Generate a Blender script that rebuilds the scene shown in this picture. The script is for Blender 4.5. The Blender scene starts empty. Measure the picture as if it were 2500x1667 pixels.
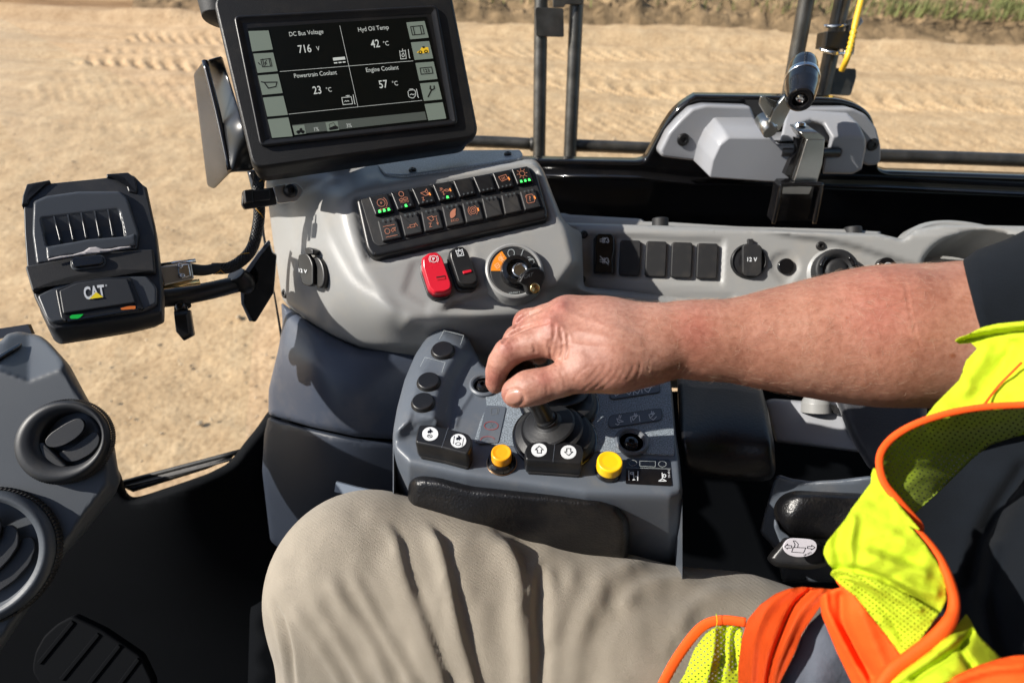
import bpy, bmesh, math, random
import numpy as np
from mathutils import Vector, Matrix
from mathutils.geometry import delaunay_2d_cdt

# ------------------------------------------------------------------ camera, light, exposure
scene = bpy.context.scene
col = scene.collection
GROUND_Z, CAM_Z, PITCH, FPX = 0.0, 3.3, math.radians(42), 1410.0
CAM = np.array([0.0, 0.0, CAM_Z])
FW = np.array([0, math.cos(PITCH), -math.sin(PITCH)])
UP = np.array([0, math.sin(PITCH), math.cos(PITCH)])
RT = np.array([1.0, 0, 0])

cam_data = bpy.data.cameras.new('camera')
cam = bpy.data.objects.new('camera', cam_data)
col.objects.link(cam)
cam.location = CAM
cam.rotation_euler = (math.pi/2 - PITCH, 0, 0)
cam_data.sensor_width = 36
cam_data.lens = FPX/2500*36
cam_data.clip_start = 0.02
cam_data.clip_end = 500
cam_data.dof.use_dof = True
cam_data.dof.focus_distance = 0.52
cam_data.dof.aperture_fstop = 6.3
scene.camera = cam

SUN_EL, SUN_AZ = math.radians(38), math.radians(-97)      # azimuth measured from +Y towards +X
w = bpy.data.worlds.new('World'); scene.world = w; w.use_nodes = True
nt = w.node_tree
sky = nt.nodes.new('ShaderNodeTexSky'); sky.sky_type = 'NISHITA'; sky.sun_disc = False
sky.sun_elevation = SUN_EL; sky.sun_rotation = SUN_AZ
bg = nt.nodes['Background']; bg.inputs['Strength'].default_value = 0.095
nt.links.new(sky.outputs[0], bg.inputs[0])
sun_d = bpy.data.lights.new('sun', 'SUN'); sun_d.energy = 4.7; sun_d.angle = math.radians(0.6)
sun_d.color = (1.0, 0.945, 0.86)
sun = bpy.data.objects.new('sun', sun_d); col.objects.link(sun)
sdir = Vector((math.sin(SUN_AZ)*math.cos(SUN_EL), math.cos(SUN_AZ)*math.cos(SUN_EL), math.sin(SUN_EL)))
sun.rotation_euler = sdir.to_track_quat('Z', 'Y').to_euler(); sun.location = (-2, 3, 6)
scene.view_settings.view_transform = 'Standard'
scene.view_settings.look = 'None'
scene.view_settings.exposure = 0.62
scene.view_settings.gamma = 1.0

# ------------------------------------------------------------------ geometry helpers
def U(px, py, d):
    px = np.asarray(px, float); py = np.asarray(py, float); d = np.asarray(d, float)
    return CAM + d[..., None]*(FW + ((px-1250)/FPX)[..., None]*RT - ((py-833.5)/FPX)[..., None]*UP)
def proj(P):
    q = P - CAM; d = q@FW
    return 1250+FPX*(q@RT)/d, 833.5-FPX*(q@UP)/d, d
def Z(ox, oy, s):
    return lambda pts: [(ox+x/s, oy+y/s) for x, y in pts]
ZM, ZP, ZK, ZL, ZR, ZJ, ZV, ZH = (Z(450,0,2.94), Z(0,380,2.94), Z(600,360,2.94), Z(1250,0,2.94),
                                  Z(1350,500,2.94), Z(900,760,2.94), Z(0,760,3.357), Z(1700,0,2.94))
ZG, ZQ = Z(860,400,4.704), Z(1150,1020,3.92)
ZA, ZB, ZE, ZS, ZU = Z(1900,900,3.92), Z(1900,1267,3.92), Z(1900,550,3.92), Z(1600,900,3.92), Z(1400,1150,2.94)

class Plane:
    def __init__(s, a, b=None, c=None, n=None):
        s.a = U(*a)
        if n is None:
            n = np.cross(U(*b)-s.a, U(*c)-s.a)
        s.n = np.array(n, float); s.n /= np.linalg.norm(s.n)
        if (CAM-s.a)@s.n < 0: s.n = -s.n
    def depth(s, px, py):
        r = FW + (np.asarray((px-1250)/FPX))[..., None]*RT - (np.asarray((py-833.5)/FPX))[..., None]*UP
        return ((s.a-CAM)@s.n)/(r@s.n)
    def pt(s, px, py, off=0.0):
        px = np.asarray(px, float); py = np.asarray(py, float)
        return U(px, py, s.depth(px, py)) + off*s.n
    def scale(s, px, py):            # metres per pixel near a point
        return float(s.depth(np.float64(px), np.float64(py)))/FPX

class Quad:                          # homography of the unit square onto four picture corners lying on a plane
    def __init__(s, plane, c):       # TL, TR, BR, BL
        s.plane = plane
        A = []; B = []
        for (u, v), (x, y) in zip([(0,0),(1,0),(1,1),(0,1)], c):
            A += [[u,v,1,0,0,0,-u*x,-v*x],[0,0,0,u,v,1,-u*y,-v*y]]; B += [x,y]
        s.h = np.append(np.linalg.solve(np.array(A,float), np.array(B,float)), 1).reshape(3,3)
    def px(s, u, v):
        q = s.h@np.array([u,v,1.0]); return (q[0]/q[2], q[1]/q[2])
    def map(s, pts): return [s.px(*p) for p in pts]

def world_origin(o):
    v = np.zeros(3)
    while o is not None:
        v = v + np.array(o.location); o = o.parent
    return v
def mk(name, verts, faces, mat, parent=None, smooth=True, flat_idx=None):
    verts = np.asarray(verts, float)
    me = bpy.data.meshes.new(name)
    if parent is None:
        og = np.array([verts[:,0].mean(), verts[:,1].mean(), verts[:,2].min()])
    else: og = world_origin(parent)
    me.from_pydata([tuple(v) for v in (verts-og)], [], [tuple(int(i) for i in f) for f in faces])
    me.validate(); me.update()
    mats = mat if isinstance(mat, (list, tuple)) else [mat]
    for m in mats: me.materials.append(m)
    if smooth: me.polygons.foreach_set('use_smooth', [True]*len(me.polygons))
    bm = bmesh.new(); bm.from_mesh(me)
    bmesh.ops.recalc_face_normals(bm, faces=bm.faces); bm.to_mesh(me); bm.free()
    if flat_idx:
        for i in flat_idx:
            if i < len(me.polygons): me.polygons[i].use_smooth = False
    o = bpy.data.objects.new(name, me); col.objects.link(o)
    if parent is None: o.location = og
    else: o.parent = parent
    return o
def thing(name, label, cat, loc, group=None):
    o = bpy.data.objects.new(name, None); col.objects.link(o); o.location = tuple(loc)
    o.empty_display_size = 0.02
    return tag(o, label, cat, group)
def tag(o, label, cat, group=None):
    o['label'] = label; o['category'] = cat
    if group: o['group'] = group
    return o
def struct(o): o['kind'] = 'structure'; return o

def rnd(pts, r, n=5, rs=None):
    out = []; N = len(pts)
    for i in range(N):
        p = np.array(pts[i], float); a = np.array(pts[i-1], float); b = np.array(pts[(i+1)%N], float)
        rr = r if rs is None else rs[i]
        la = np.linalg.norm(a-p); lb = np.linalg.norm(b-p)
        if rr <= 0.01 or la < 1e-6 or lb < 1e-6: out.append(tuple(p)); continue
        ra = min(rr, la*.49); rb = min(rr, lb*.49)
        s = p+(a-p)/la*ra; e = p+(b-p)/lb*rb
        for k in range(n+1):
            t = k/n; out.append(tuple((1-t)**2*s + 2*t*(1-t)*p + t*t*e))
    return out
def ell(cx, cy, rx, ry=None, rot=0, n=32):
    ry = rx if ry is None else ry; c, s = math.cos(rot), math.sin(rot)
    return [(cx+rx*math.cos(t)*c-ry*math.sin(t)*s, cy+rx*math.cos(t)*s+ry*math.sin(t)*c)
            for t in [2*math.pi*i/n for i in range(n)]]
def rect(cx, cy, w, h, ex=(1,0), ey=(0,1)):
    return [(cx+a*w/2*ex[0]+b*h/2*ey[0], cy+a*w/2*ex[1]+b*h/2*ey[1]) for a, b in ((-1,-1),(1,-1),(1,1),(-1,1))]
def inset(pts, d):
    P = np.array(pts); A = 0.5*np.sum(P[:,0]*np.roll(P[:,1],-1)-np.roll(P[:,0],-1)*P[:,1])
    T = np.roll(P,-1,0)-np.roll(P,1,0); L = np.linalg.norm(T,axis=1); L[L<1e-9]=1
    T = T/L[:,None]; N = np.stack([-T[:,1], T[:,0]],1)*(1 if A>0 else -1)
    return P+N*d
def rings_mesh(rings, cap0=True, cap1=True):
    n = len(rings[0]); V = np.concatenate(rings); F = []
    for k in range(len(rings)-1):
        for i in range(n):
            j = (i+1)%n; F.append((k*n+i, k*n+j, (k+1)*n+j, (k+1)*n+i))
    fl = []
    if cap0: fl.append(len(F)); F.append(tuple(range(n))[::-1])
    if cap1: fl.append(len(F)); F.append(tuple((len(rings)-1)*n+i for i in range(n)))
    return V, F, fl
def prism(name, plane, outline, o0, o1, mat, parent=None, bevel=0.0, nb=4, grow=0.0):
    """Solid whose face outline is traced on a plane; o0..o1 metres along the plane's normal; grow widens the foot."""
    P = np.array(outline, float); c = P.mean(0); sc = plane.scale(*c)
    rings = [plane.pt(*(inset(P, -grow/sc).T), o0)]
    if bevel > 0:
        for k in range(nb+1):
            a = math.pi/2*k/nb
            q = inset(P, bevel*(1-math.cos(a))/sc)
            rings.append(plane.pt(*q.T, o1-bevel+bevel*math.sin(a)))
    else: rings.append(plane.pt(*P.T, o1))
    V, F, fl = rings_mesh(rings)
    if bevel == 0: fl = list(range(len(F)))
    return mk(name, V, F, mat, parent, True, fl)
def loft(name, plane, outs, mat, parent=None, cap0=True, smooth=True):
    """outs: [(outline px, offset)], same number of points each."""
    rings = [plane.pt(*np.array(o, float).T, f) for o, f in outs]
    V, F, fl = rings_mesh(rings, cap0, True)
    return mk(name, V, F, mat, parent, smooth, fl)
def decal(name, plane, outs, off, mat, parent=None):
    V = []; F = []
    for o in outs:
        n0 = len(V); P = plane.pt(*np.array(o, float).T, off); V += list(P); F.append(tuple(range(n0, n0+len(P))))
    ob = mk(name, V, F, mat, parent, False)
    face_cam(ob); return ob
def face_cam(ob):
    return ob
def strokes(name, plane, lines, wpx, off, mat, parent=None, th=0.0002):
    V = []; F = []; k = 0
    for ln in lines:
        P = np.array(ln, float)
        for a, b in zip(P[:-1], P[1:]):
            t = b-a; L = np.linalg.norm(t)
            if L < 1e-6: continue
            t /= L; nn = np.array([-t[1], t[0]])*wpx/2; a2 = a-t*wpx*.35; b2 = b+t*wpx*.35
            q = np.array([a2-nn, b2-nn, b2+nn, a2+nn]); o = off+(k % 7)*2.5e-5; k += 1
            n0 = len(V); V += list(plane.pt(*q.T, o)); F.append((n0, n0+1, n0+2, n0+3))
    return mk(name, V, F, mat, parent, False)
def arc(cx, cy, r, a0, a1, n=14, ry=None):
    ry = r if ry is None else ry
    return [(cx+r*math.cos(math.radians(a0+(a1-a0)*i/n)), cy+ry*math.sin(math.radians(a0+(a1-a0)*i/n))) for i in range(n+1)]
def text(name, plane, s, c, h, mat, parent=None, off=0.0004, ex=(1,0), ey=(0,1), wx=1.0, bold=0.0, thick=0.0):
    """Text centred at picture point c; h cap height in px; ex/ey picture directions of reading and of 'down'."""
    cu = bpy.data.curves.new('t', 'FONT'); cu.body = s; cu.size = 1; cu.offset = bold; cu.resolution_u = 3
    o = bpy.data.objects.new('t', cu); col.objects.link(o)
    dg = bpy.context.evaluated_depsgraph_get(); me = bpy.data.meshes.new_from_object(o.evaluated_get(dg))
    V = np.array([v.co[:] for v in me.vertices]); F = [tuple(p.vertices) for p in me.polygons]
    bpy.data.objects.remove(o); bpy.data.curves.remove(cu); bpy.data.meshes.remove(me)
    x0, x1 = V[:,0].min(), V[:,0].max(); capH = 0.70
    k = h/capH; u = (V[:,0]-(x0+x1)/2)*k*wx; v = (capH/2-V[:,1])*k
    P = np.stack([c[0]+u*ex[0]+v*ey[0], c[1]+u*ex[1]+v*ey[1]], 1)
    return mk(name, plane.pt(*P.T, off), F, mat, parent, False)

def catmull(P, n):
    P = np.array(P, float); Q = np.vstack([2*P[0]-P[1], P, 2*P[-1]-P[-2]]); out = []
    for i in range(1, len(Q)-2):
        for k in range(n):
            t = k/n
            out.append(0.5*((2*Q[i])+(-Q[i-1]+Q[i+1])*t+(2*Q[i-1]-5*Q[i]+4*Q[i+1]-Q[i+2])*t*t+(-Q[i-1]+3*Q[i]-3*Q[i+1]+Q[i+2])*t**3))
    out.append(P[-1]); return np.array(out)
def tube_geo(C, R, seg=14, cap=True, aspect=1.0, updir=None):
    C = np.array(C, float); n = len(C); R = np.broadcast_to(np.array(R, float), (n,))
    T = np.gradient(C, axis=0); T /= np.linalg.norm(T, axis=1)[:,None]
    u = np.array(updir if updir is not None else [0,0,1.0], float)
    if abs(u@T[0]) > .95: u = np.array([1.0,0,0])
    rings = []
    for i in range(n):
        u = u-(u@T[i])*T[i]; u /= np.linalg.norm(u); v = np.cross(T[i], u)
        rings.append(np.array([C[i]+R[i]*(math.cos(a)*u*aspect+math.sin(a)*v) for a in [2*math.pi*k/seg for k in range(seg)]]))
    return rings_mesh(rings, cap, cap)
def tube(name, pts, r, mat, parent=None, seg=14, n=1, aspect=1.0, updir=None, ext=(0,0)):
    """pts: (px,py,depth) nodes; r scalar or per node."""
    W = np.array([U(*p) for p in pts]); r = np.broadcast_to(np.array(r, float), (len(pts),))
    if ext[0]: e = W[0]-W[1]; W = np.vstack([W[0]+e/np.linalg.norm(e)*ext[0], W]); r = np.append(r[0], r)
    if ext[1]: e = W[-1]-W[-2]; W = np.vstack([W, W[-1]+e/np.linalg.norm(e)*ext[1]]); r = np.append(r, r[-1])
    if n > 1: W2 = catmull(np.column_stack([W, r]), n); W, r = W2[:,:3], W2[:,3]
    V, F, fl = tube_geo(W, r, seg, True, aspect, updir)
    return mk(name, V, F, mat, parent, True, fl)
def lathe_geo(o, axis, prof, seg=40):
    pr_ = [prof[0]]
    for a, b in zip(prof[:-1], prof[1:]):
        L = math.hypot(b[0]-a[0], b[1]-a[1])
        if L > .0016:
            for t in (.06, .94): pr_.append((a[0]+(b[0]-a[0])*t, a[1]+(b[1]-a[1])*t))
        pr_.append(b)
    prof = pr_
    axis = np.array(axis, float); axis /= np.linalg.norm(axis)
    u = np.cross(axis, [0.123,0.3,0.9]); u /= np.linalg.norm(u); v = np.cross(axis, u)
    rings = [np.array([o+h*axis+r*(math.cos(a)*u+math.sin(a)*v) for a in [2*math.pi*k/seg for k in range(seg)]]) for r, h in prof]
    return rings_mesh(rings)
def lathe(name, o, axis, prof, mat, parent=None, seg=40, smooth=True):
    V, F, fl = lathe_geo(o, axis, prof, seg); return mk(name, V, F, mat, parent, smooth, fl)
def bev(r, h0, h1, b, n=4):          # profile of a disc with a rounded rim
    return [(r, h0)]+[(r-b+b*math.cos(math.pi/2*k/n), h1-b+b*math.sin(math.pi/2*k/n)) for k in range(n+1)]
def join_geo(parts):
    V = []; F = []; n = 0
    for v, f, *_ in parts:
        V.append(np.asarray(v)); F += [tuple(i+n for i in q) for q in f]; n += len(v)
    return np.concatenate(V), F

# smooth depth field through control points (thin-plate spline)
def tps(pts):
    P = np.array(pts, float); X = P[:,:2]/500; n = len(P)
    def ph(r2): return np.where(r2 > 1e-12, 0.5*r2*np.log(np.maximum(r2, 1e-12)), 0)
    K = ph(((X[:,None]-X[None])**2).sum(-1))+1e-4*np.eye(n)
    A = np.zeros((n+3, n+3)); A[:n,:n] = K; A[:n,n] = 1; A[:n,n+1:] = X; A[n,:n] = 1; A[n+1:,:n] = X.T
    w_ = np.linalg.solve(A, np.append(P[:,2], [0,0,0]))
    def f(x, y):
        Q = np.stack([x, y], -1)/500; r2 = ((Q[...,None,:]-X)**2).sum(-1)
        return ph(r2)@w_[:n]+w_[n]+Q@w_[n+1:]
    return f
def segdist(x, y, poly, closed=True):
    P = np.array(poly, float); best = np.full(np.shape(x), 1e18); N = len(P)
    for i in range(N if closed else N-1):
        a = P[i]; b = P[(i+1)%N]; d = b-a; L = max(d@d, 1e-12)
        t = np.clip(((x-a[0])*d[0]+(y-a[1])*d[1])/L, 0, 1)
        best = np.minimum(best, (x-a[0]-t*d[0])**2+(y-a[1]-t*d[1])**2)
    return np.sqrt(best)
def inside(x, y, poly):
    P = np.array(poly, float); c = np.zeros(np.shape(x), bool); j = len(P)-1
    for i in range(len(P)):
        yi, yj, xi, xj = P[i,1], P[j,1], P[i,0], P[j,0]
        if yi != yj: c ^= ((yi > y) != (yj > y)) & (x < (xj-xi)*(y-yi)/(yj-yi)+xi)
        j = i
    return c
def smooth_out(pts, n=6): 
    P = np.array(pts, float); Q = np.vstack([P[-1], P, P[0], P[1]]); out = []
    for i in range(1, len(Q)-2):
        for k in range(n):
            t = k/n
            out.append(0.5*((2*Q[i])+(-Q[i-1]+Q[i+1])*t+(2*Q[i-1]-5*Q[i]+4*Q[i+1]-Q[i+2])*t*t+(-Q[i-1]+3*Q[i]-3*Q[i+1]+Q[i+2])*t**3))
    return [tuple(q) for q in out]
def resample(pts, step):
    out = []; N = len(pts)
    for i in range(N):
        a = np.array(pts[i], float); b = np.array(pts[(i+1)%N], float); L = np.linalg.norm(b-a); m = max(1, int(L/step))
        for k in range(m): out.append(tuple(a+(b-a)*k/m))
    return out
def field(x, y, d, ridges=(), areas=()):
    for ln, wd, amp in ridges:
        ln = catmull(ln, 6) if len(ln) > 2 else ln
        q = segdist(x, y, ln, False); d = d+amp*np.exp(-(q/wd)**2)
    for poly, soft, amp in areas:
        q = segdist(x, y, poly)*np.where(inside(x, y, poly), 1, -1); t = np.clip(q/soft*.5+.5, 0, 1)
        d = d+amp*t*t*(3-2*t)
    return d
def sheet(name, outline, depth, mat, parent=None, res=12, roll=0, rdep=0.01, back=0.03, bdir=None, ridges=(), areas=(), holes=()):
    """Moulded shell: outline in picture px, depth field in metres, rounded rim (roll px wide, rdep deep), walls going back."""
    out = resample(outline, res); P = np.array(out)
    x0, y0 = P.min(0); x1, y1 = P.max(0)
    gx, gy = np.meshgrid(np.arange(x0+res/2, x1, res), np.arange(y0+res/2, y1, res)); gx = gx+(np.arange(gy.shape[0]) % 2)[:,None]*res/2
    gx = gx.ravel(); gy = gy.ravel(); dist = segdist(gx, gy, out)
    ok = inside(gx, gy, out) & (dist > res*.55)
    for h in holes: ok &= ~inside(gx, gy, h) | (segdist(gx, gy, h) < 0)
    pts = [out]
    if roll > 0:
        for k in (.12, .3, .55, .8):
            q = inset(out, roll*k); okk = inside(q[:,0], q[:,1], out) & (segdist(q[:,0], q[:,1], out) > roll*k*.8)
            for h in holes: okk &= ~inside(q[:,0], q[:,1], h)
            pts.append([tuple(v) for v in q[okk]])
    grid = list(zip(gx[ok], gy[ok]))
    allp = [p for q in pts for p in q]+grid
    n = len(out); edges = [(i, (i+1)%n) for i in range(n)]
    hidx = []
    for h in holes:
        h = resample(h, res); s0 = len(allp); allp += h; edges += [(s0+i, s0+(i+1)%len(h)) for i in range(len(h))]; hidx.append(h)
    r = delaunay_2d_cdt([Vector(p) for p in allp], edges, [], 1, 1e-4)
    V2 = np.array([v[:] for v in r[0]]); F = [tuple(f) for f in r[2]]
    if holes:
        keep = []
        for f in F:
            c = V2[list(f)].mean(0)
            if not any(inside(c[0], c[1], h) for h in hidx): keep.append(f)
        F = keep
    d = depth(V2[:,0], V2[:,1]) if callable(depth) else np.full(len(V2), float(depth))
    d = field(V2[:,0], V2[:,1], d, ridges, areas)
    if roll > 0:
        q = segdist(V2[:,0], V2[:,1], out)
        for h in hidx: q = np.minimum(q, segdist(V2[:,0], V2[:,1], h))
        t = np.clip(1-q/roll, 0, 1); d = d+rdep*(1-np.sqrt(1-t*t*.98))
    W = U(V2[:,0], V2[:,1], d)
    # boundary walls
    cnt = {}
    for f in F:
        for i in range(3):
            e = (f[i], f[(i+1)%3]); k = (min(e), max(e)); cnt[k] = None if k in cnt else e
    bd = [e for e in cnt.values() if e is not None]
    used = sorted({i for e in bd for i in e}); base = len(W); ix = {v: base+k for k, v in enumerate(used)}
    if bdir is None:                                   # walls drafted slightly inwards, away from the visible face
        cen = W[used].mean(0); rv = W[used]-CAM; rv = rv/np.linalg.norm(rv, axis=1)[:,None]
        W = np.vstack([W, W[used]+rv*back+(cen-W[used])*.03])
    else: W = np.vstack([W, W[used]+np.array(bdir, float)*back])
    F += [(e[1], e[0], ix[e[0]], ix[e[1]]) for e in bd]
    o = mk(name, W, F, mat, parent, True); px_uv(o)
    return o
def px_uv(o):
    me = o.data; og = world_origin(o); n = len(me.vertices); co = np.zeros(n*3); me.vertices.foreach_get('co', co)
    x, y, _ = proj(co.reshape(-1,3)+og); uv = me.uv_layers.new(name='cloth_grain'); li = np.zeros(len(me.loops), int); me.loops.foreach_get('vertex_index', li)
    uv.data.foreach_set('uv', np.stack([x[li]/100, -y[li]/100], 1).ravel())
def cloth(name, outline, depth, mat, parent=None, res=8, th=0.0012, ridges=(), areas=(), rough=1.0):
    dep = lambda x, y: depth(x, y)+.0011*rough*(vnoise(x/34+7, y/22+3, len(name))-.5)*2+.0003*rough*(vnoise(x/16, y/12, len(name)+5)-.5)*2
    o = sheet(name, outline, dep, mat, parent, res, 0, 0, th, None, ridges, areas)
    return o

# signed-distance bodies: round cones blended smoothly, meshed by a voxel remesh and snapped to the field
def seg_sd(P, a, b, ra, rb):
    ab = b-a; L = max(ab@ab, 1e-12); t = np.clip(((P-a)@ab)/L, 0, 1)
    return np.linalg.norm(P-a-t[:,None]*ab, axis=1)-(ra+(rb-ra)*t)
def sdf_body(name, groups, k_all, voxel, mat, parent=None, post=None, iters=6, relax=0):
    """groups: list of (k, [segments ((p,r),(q,r))...]) in world coordinates."""
    def F(P):
        gs = []
        for k, segs in groups:
            D = np.stack([seg_sd(P, a[0], b[0], a[1], b[1]) for a, b in segs])
            m = D.min(0); gs.append(m-k*np.log(np.exp(-(D-m)/k).sum(0)) if k > 0 else m)
        D = np.stack(gs); m = D.min(0); return m-k_all*np.log(np.exp(-(D-m)/k_all).sum(0))
    sb_ = bmesh.new(); bmesh.ops.create_icosphere(sb_, subdivisions=3, radius=1.0); S = np.array([v.co[:] for v in sb_.verts]); sb_.free()
    bm = bmesh.new()
    for k, segs in groups:
        for a, b in segs:
            t = bmesh.new(); vs = [t.verts.new(q) for q in np.concatenate([S*a[1]+a[0], S*b[1]+b[0]])]
            r = bmesh.ops.convex_hull(t, input=vs)
            bmesh.ops.delete(t, geom=[v for v in t.verts if not v.link_faces], context='VERTS')
            m_ = bpy.data.meshes.new('h'); t.to_mesh(m_); t.free(); bm.from_mesh(m_); bpy.data.meshes.remove(m_)
    me = bpy.data.meshes.new('t'); bm.to_mesh(me); bm.free()
    o = bpy.data.objects.new('t', me); col.objects.link(o)
    md = o.modifiers.new('r', 'REMESH'); md.mode = 'VOXEL'; md.voxel_size = voxel
    dg = bpy.context.evaluated_depsgraph_get(); m2 = bpy.data.meshes.new_from_object(o.evaluated_get(dg))
    V = np.zeros(len(m2.vertices)*3); m2.vertices.foreach_get('co', V); V = V.reshape(-1,3)
    Fa = [tuple(p.vertices) for p in m2.polygons]
    bpy.data.objects.remove(o); bpy.data.meshes.remove(me); bpy.data.meshes.remove(m2)
    e = 4e-4; N = None
    for it in range(iters):
        f = F(V); N = np.stack([F(V+e*ax)-F(V-e*ax) for ax in np.eye(3)], 1); N /= np.maximum(np.linalg.norm(N, axis=1), 1e-9)[:,None]
        V = V-np.clip(f, -voxel*2.5, voxel*2.5)[:,None]*N*.8
    if post is not None: V = post(V, N)
    E = np.array([(f[i], f[(i+1) % len(f)]) for f in Fa for i in range(len(f))])
    for it in range(relax):
        S = np.zeros_like(V); C = np.zeros(len(V)); np.add.at(S, E[:,0], V[E[:,1]]); np.add.at(C, E[:,0], 1); V = V*.45+.55*S/np.maximum(C,1)[:,None]
    ob = mk(name, V, Fa, mat, parent, True)
    return ob, V, N

# cheap numpy value noise
def vnoise(x, y, seed=0):
    xi = np.floor(x).astype(np.int64); yi = np.floor(y).astype(np.int64); fx = x-xi; fy = y-yi
    fx = fx*fx*(3-2*fx); fy = fy*fy*(3-2*fy)
    def h(a, b):
        n = (a*374761393+b*668265263+seed*974711) & 0xffffffff; n = ((n ^ (n >> 13))*1274126177) & 0xffffffff
        return ((n ^ (n >> 16)) & 0xffff)/65535.0
    return (h(xi,yi)*(1-fx)+h(xi+1,yi)*fx)*(1-fy)+(h(xi,yi+1)*(1-fx)+h(xi+1,yi+1)*fx)*fy

# ------------------------------------------------------------------ materials
def mat(name, base, rough=0.5, metal=0.0, bump=0.0, bscale=400, var=0.0, vscale=8, spec=0.5, coat=0.0, emit=None, estr=0.0, flake=0.0, sheen=0.0, detail=4, sub=0.0, alpha=None, dust=0.0):
    m = bpy.data.materials.new(name); m.use_nodes = True; n = m.node_tree; b = n.nodes['Principled BSDF']
    b.inputs['Base Color'].default_value = (*base, 1); b.inputs['Roughness'].default_value = rough
    b.inputs['Metallic'].default_value = metal; b.inputs['Specular IOR Level'].default_value = spec
    b.inputs['Coat Weight'].default_value = coat; b.inputs['Sheen Weight'].default_value = sheen
    if sub: b.inputs['Subsurface Weight'].default_value = sub; b.inputs['Subsurface Radius'].default_value = (.01,.004,.002); b.inputs['Subsurface Scale'].default_value = .5
    if emit: b.inputs['Emission Color'].default_value = (*emit, 1); b.inputs['Emission Strength'].default_value = estr
    tc = n.nodes.new('ShaderNodeTexCoord')
    if var > 0 or flake > 0:
        nz = n.nodes.new('ShaderNodeTexNoise'); nz.inputs['Scale'].default_value = vscale; nz.inputs['Detail'].default_value = 5
        n.links.new(tc.outputs['Object'], nz.inputs['Vector'])
        mr = n.nodes.new('ShaderNodeMapRange'); mr.inputs['From Min'].default_value = .3; mr.inputs['From Max'].default_value = .7
        mr.inputs['To Min'].default_value = 1-var; mr.inputs['To Max'].default_value = 1+var
        n.links.new(nz.outputs['Fac'], mr.inputs['Value'])
        mx = n.nodes.new('ShaderNodeVectorMath'); mx.operation = 'SCALE'; mx.inputs[0].default_value = base
        n.links.new(mr.outputs[0], mx.inputs['Scale']); last = mx.outputs[0]
        if flake > 0:
            wn = n.nodes.new('ShaderNodeTexNoise'); wn.inputs['Scale'].default_value = 900; wn.inputs['Detail'].default_value = 1
            n.links.new(tc.outputs['Object'], wn.inputs['Vector'])
            m2 = n.nodes.new('ShaderNodeMapRange'); m2.inputs['From Min'].default_value = .35; m2.inputs['From Max'].default_value = .65
            m2.inputs['To Min'].default_value = 1-flake; m2.inputs['To Max'].default_value = 1+flake
            n.links.new(wn.outputs['Fac'], m2.inputs['Value'])
            m3 = n.nodes.new('ShaderNodeVectorMath'); m3.operation = 'SCALE'
            n.links.new(last, m3.inputs[0]); n.links.new(m2.outputs[0], m3.inputs['Scale']); last = m3.outputs[0]
        if dust > 0:
            d1 = n.nodes.new('ShaderNodeTexNoise'); d1.inputs['Scale'].default_value = 26; d1.inputs['Detail'].default_value = 9; d1.inputs['Roughness'].default_value = .72
            n.links.new(tc.outputs['Object'], d1.inputs['Vector']); dr = n.nodes.new('ShaderNodeMapRange')
            dr.inputs['From Min'].default_value = .50; dr.inputs['From Max'].default_value = .78; dr.inputs['To Max'].default_value = dust; n.links.new(d1.outputs['Fac'], dr.inputs['Value'])
            dm = n.nodes.new('ShaderNodeMix'); dm.data_type = 'RGBA'; n.links.new(dr.outputs[0], dm.inputs['Factor']); n.links.new(last, dm.inputs['A']); dm.inputs['B'].default_value = (.42,.35,.26,1); last = dm.outputs['Result']
        n.links.new(last, b.inputs['Base Color'])
        r2 = n.nodes.new('ShaderNodeMapRange'); r2.inputs['To Min'].default_value = max(.02, rough-.08); r2.inputs['To Max'].default_value = min(1, rough+.08)
        n.links.new(nz.outputs['Fac'], r2.inputs['Value']); n.links.new(r2.outputs[0], b.inputs['Roughness'])
    if bump > 0:
        bn = n.nodes.new('ShaderNodeTexNoise'); bn.inputs['Scale'].default_value = bscale; bn.inputs['Detail'].default_value = detail
        n.links.new(tc.outputs['Object'], bn.inputs['Vector'])
        bp = n.nodes.new('ShaderNodeBump'); bp.inputs['Strength'].default_value = bump; bp.inputs['Distance'].default_value = 0.4/bscale
        n.links.new(bn.outputs['Fac'], bp.inputs['Height']); n.links.new(bp.outputs[0], b.inputs['Normal'])
    if alpha is not None: b.inputs['Alpha'].default_value = alpha
    return m
M = {}
M['dash'] = mat('dash_grey_plastic', (.26,.262,.258), .40, bump=.25, bscale=1400, var=.05, vscale=6, dust=0.22)
M['dash2'] = mat('cover_grey_plastic', (.29,.30,.325), .38, bump=.12, bscale=900, var=.03, dust=0.15)
M['speck'] = mat('speckled_grey_plastic', (.30,.33,.35), .35, bump=.4, bscale=900, var=.05, flake=.30, dust=0.2)
M['chan'] = mat('window_channel_rubber', (.05,.048,.048), .65)
M['trim'] = mat('dark_blue_grey_plastic', (.050,.062,.090), .38, bump=.2, bscale=1300, var=.05, dust=0.1)
M['foot'] = mat('footwell_shade_plastic', (.0035,.0042,.0055), .8, bump=.2, bscale=1000, var=.1, spec=.06)  # near-black base puts the footwell's shade into the colour
M['trim2'] = mat('charcoal_plastic', (.016,.018,.022), .5, bump=.2, bscale=1000, var=.06, dust=0.07)
M['pod'] = mat('slate_plastic', (.088,.103,.126), .42, bump=.25, bscale=1300, var=.05, dust=0.14)
M['plate'] = mat('speckled_slate_plate', (.19,.22,.25), .33, bump=.8, bscale=1100, var=.05, flake=.45, dust=0.12)
M['blk'] = mat('black_plastic', (.0075,.0078,.009), .38, bump=.15, bscale=1200, var=.1, dust=0.05)
M['blkm'] = mat('matt_black_plastic', (.011,.0112,.0125), .6, bump=.25, bscale=900, var=.1, dust=0.07)
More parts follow.
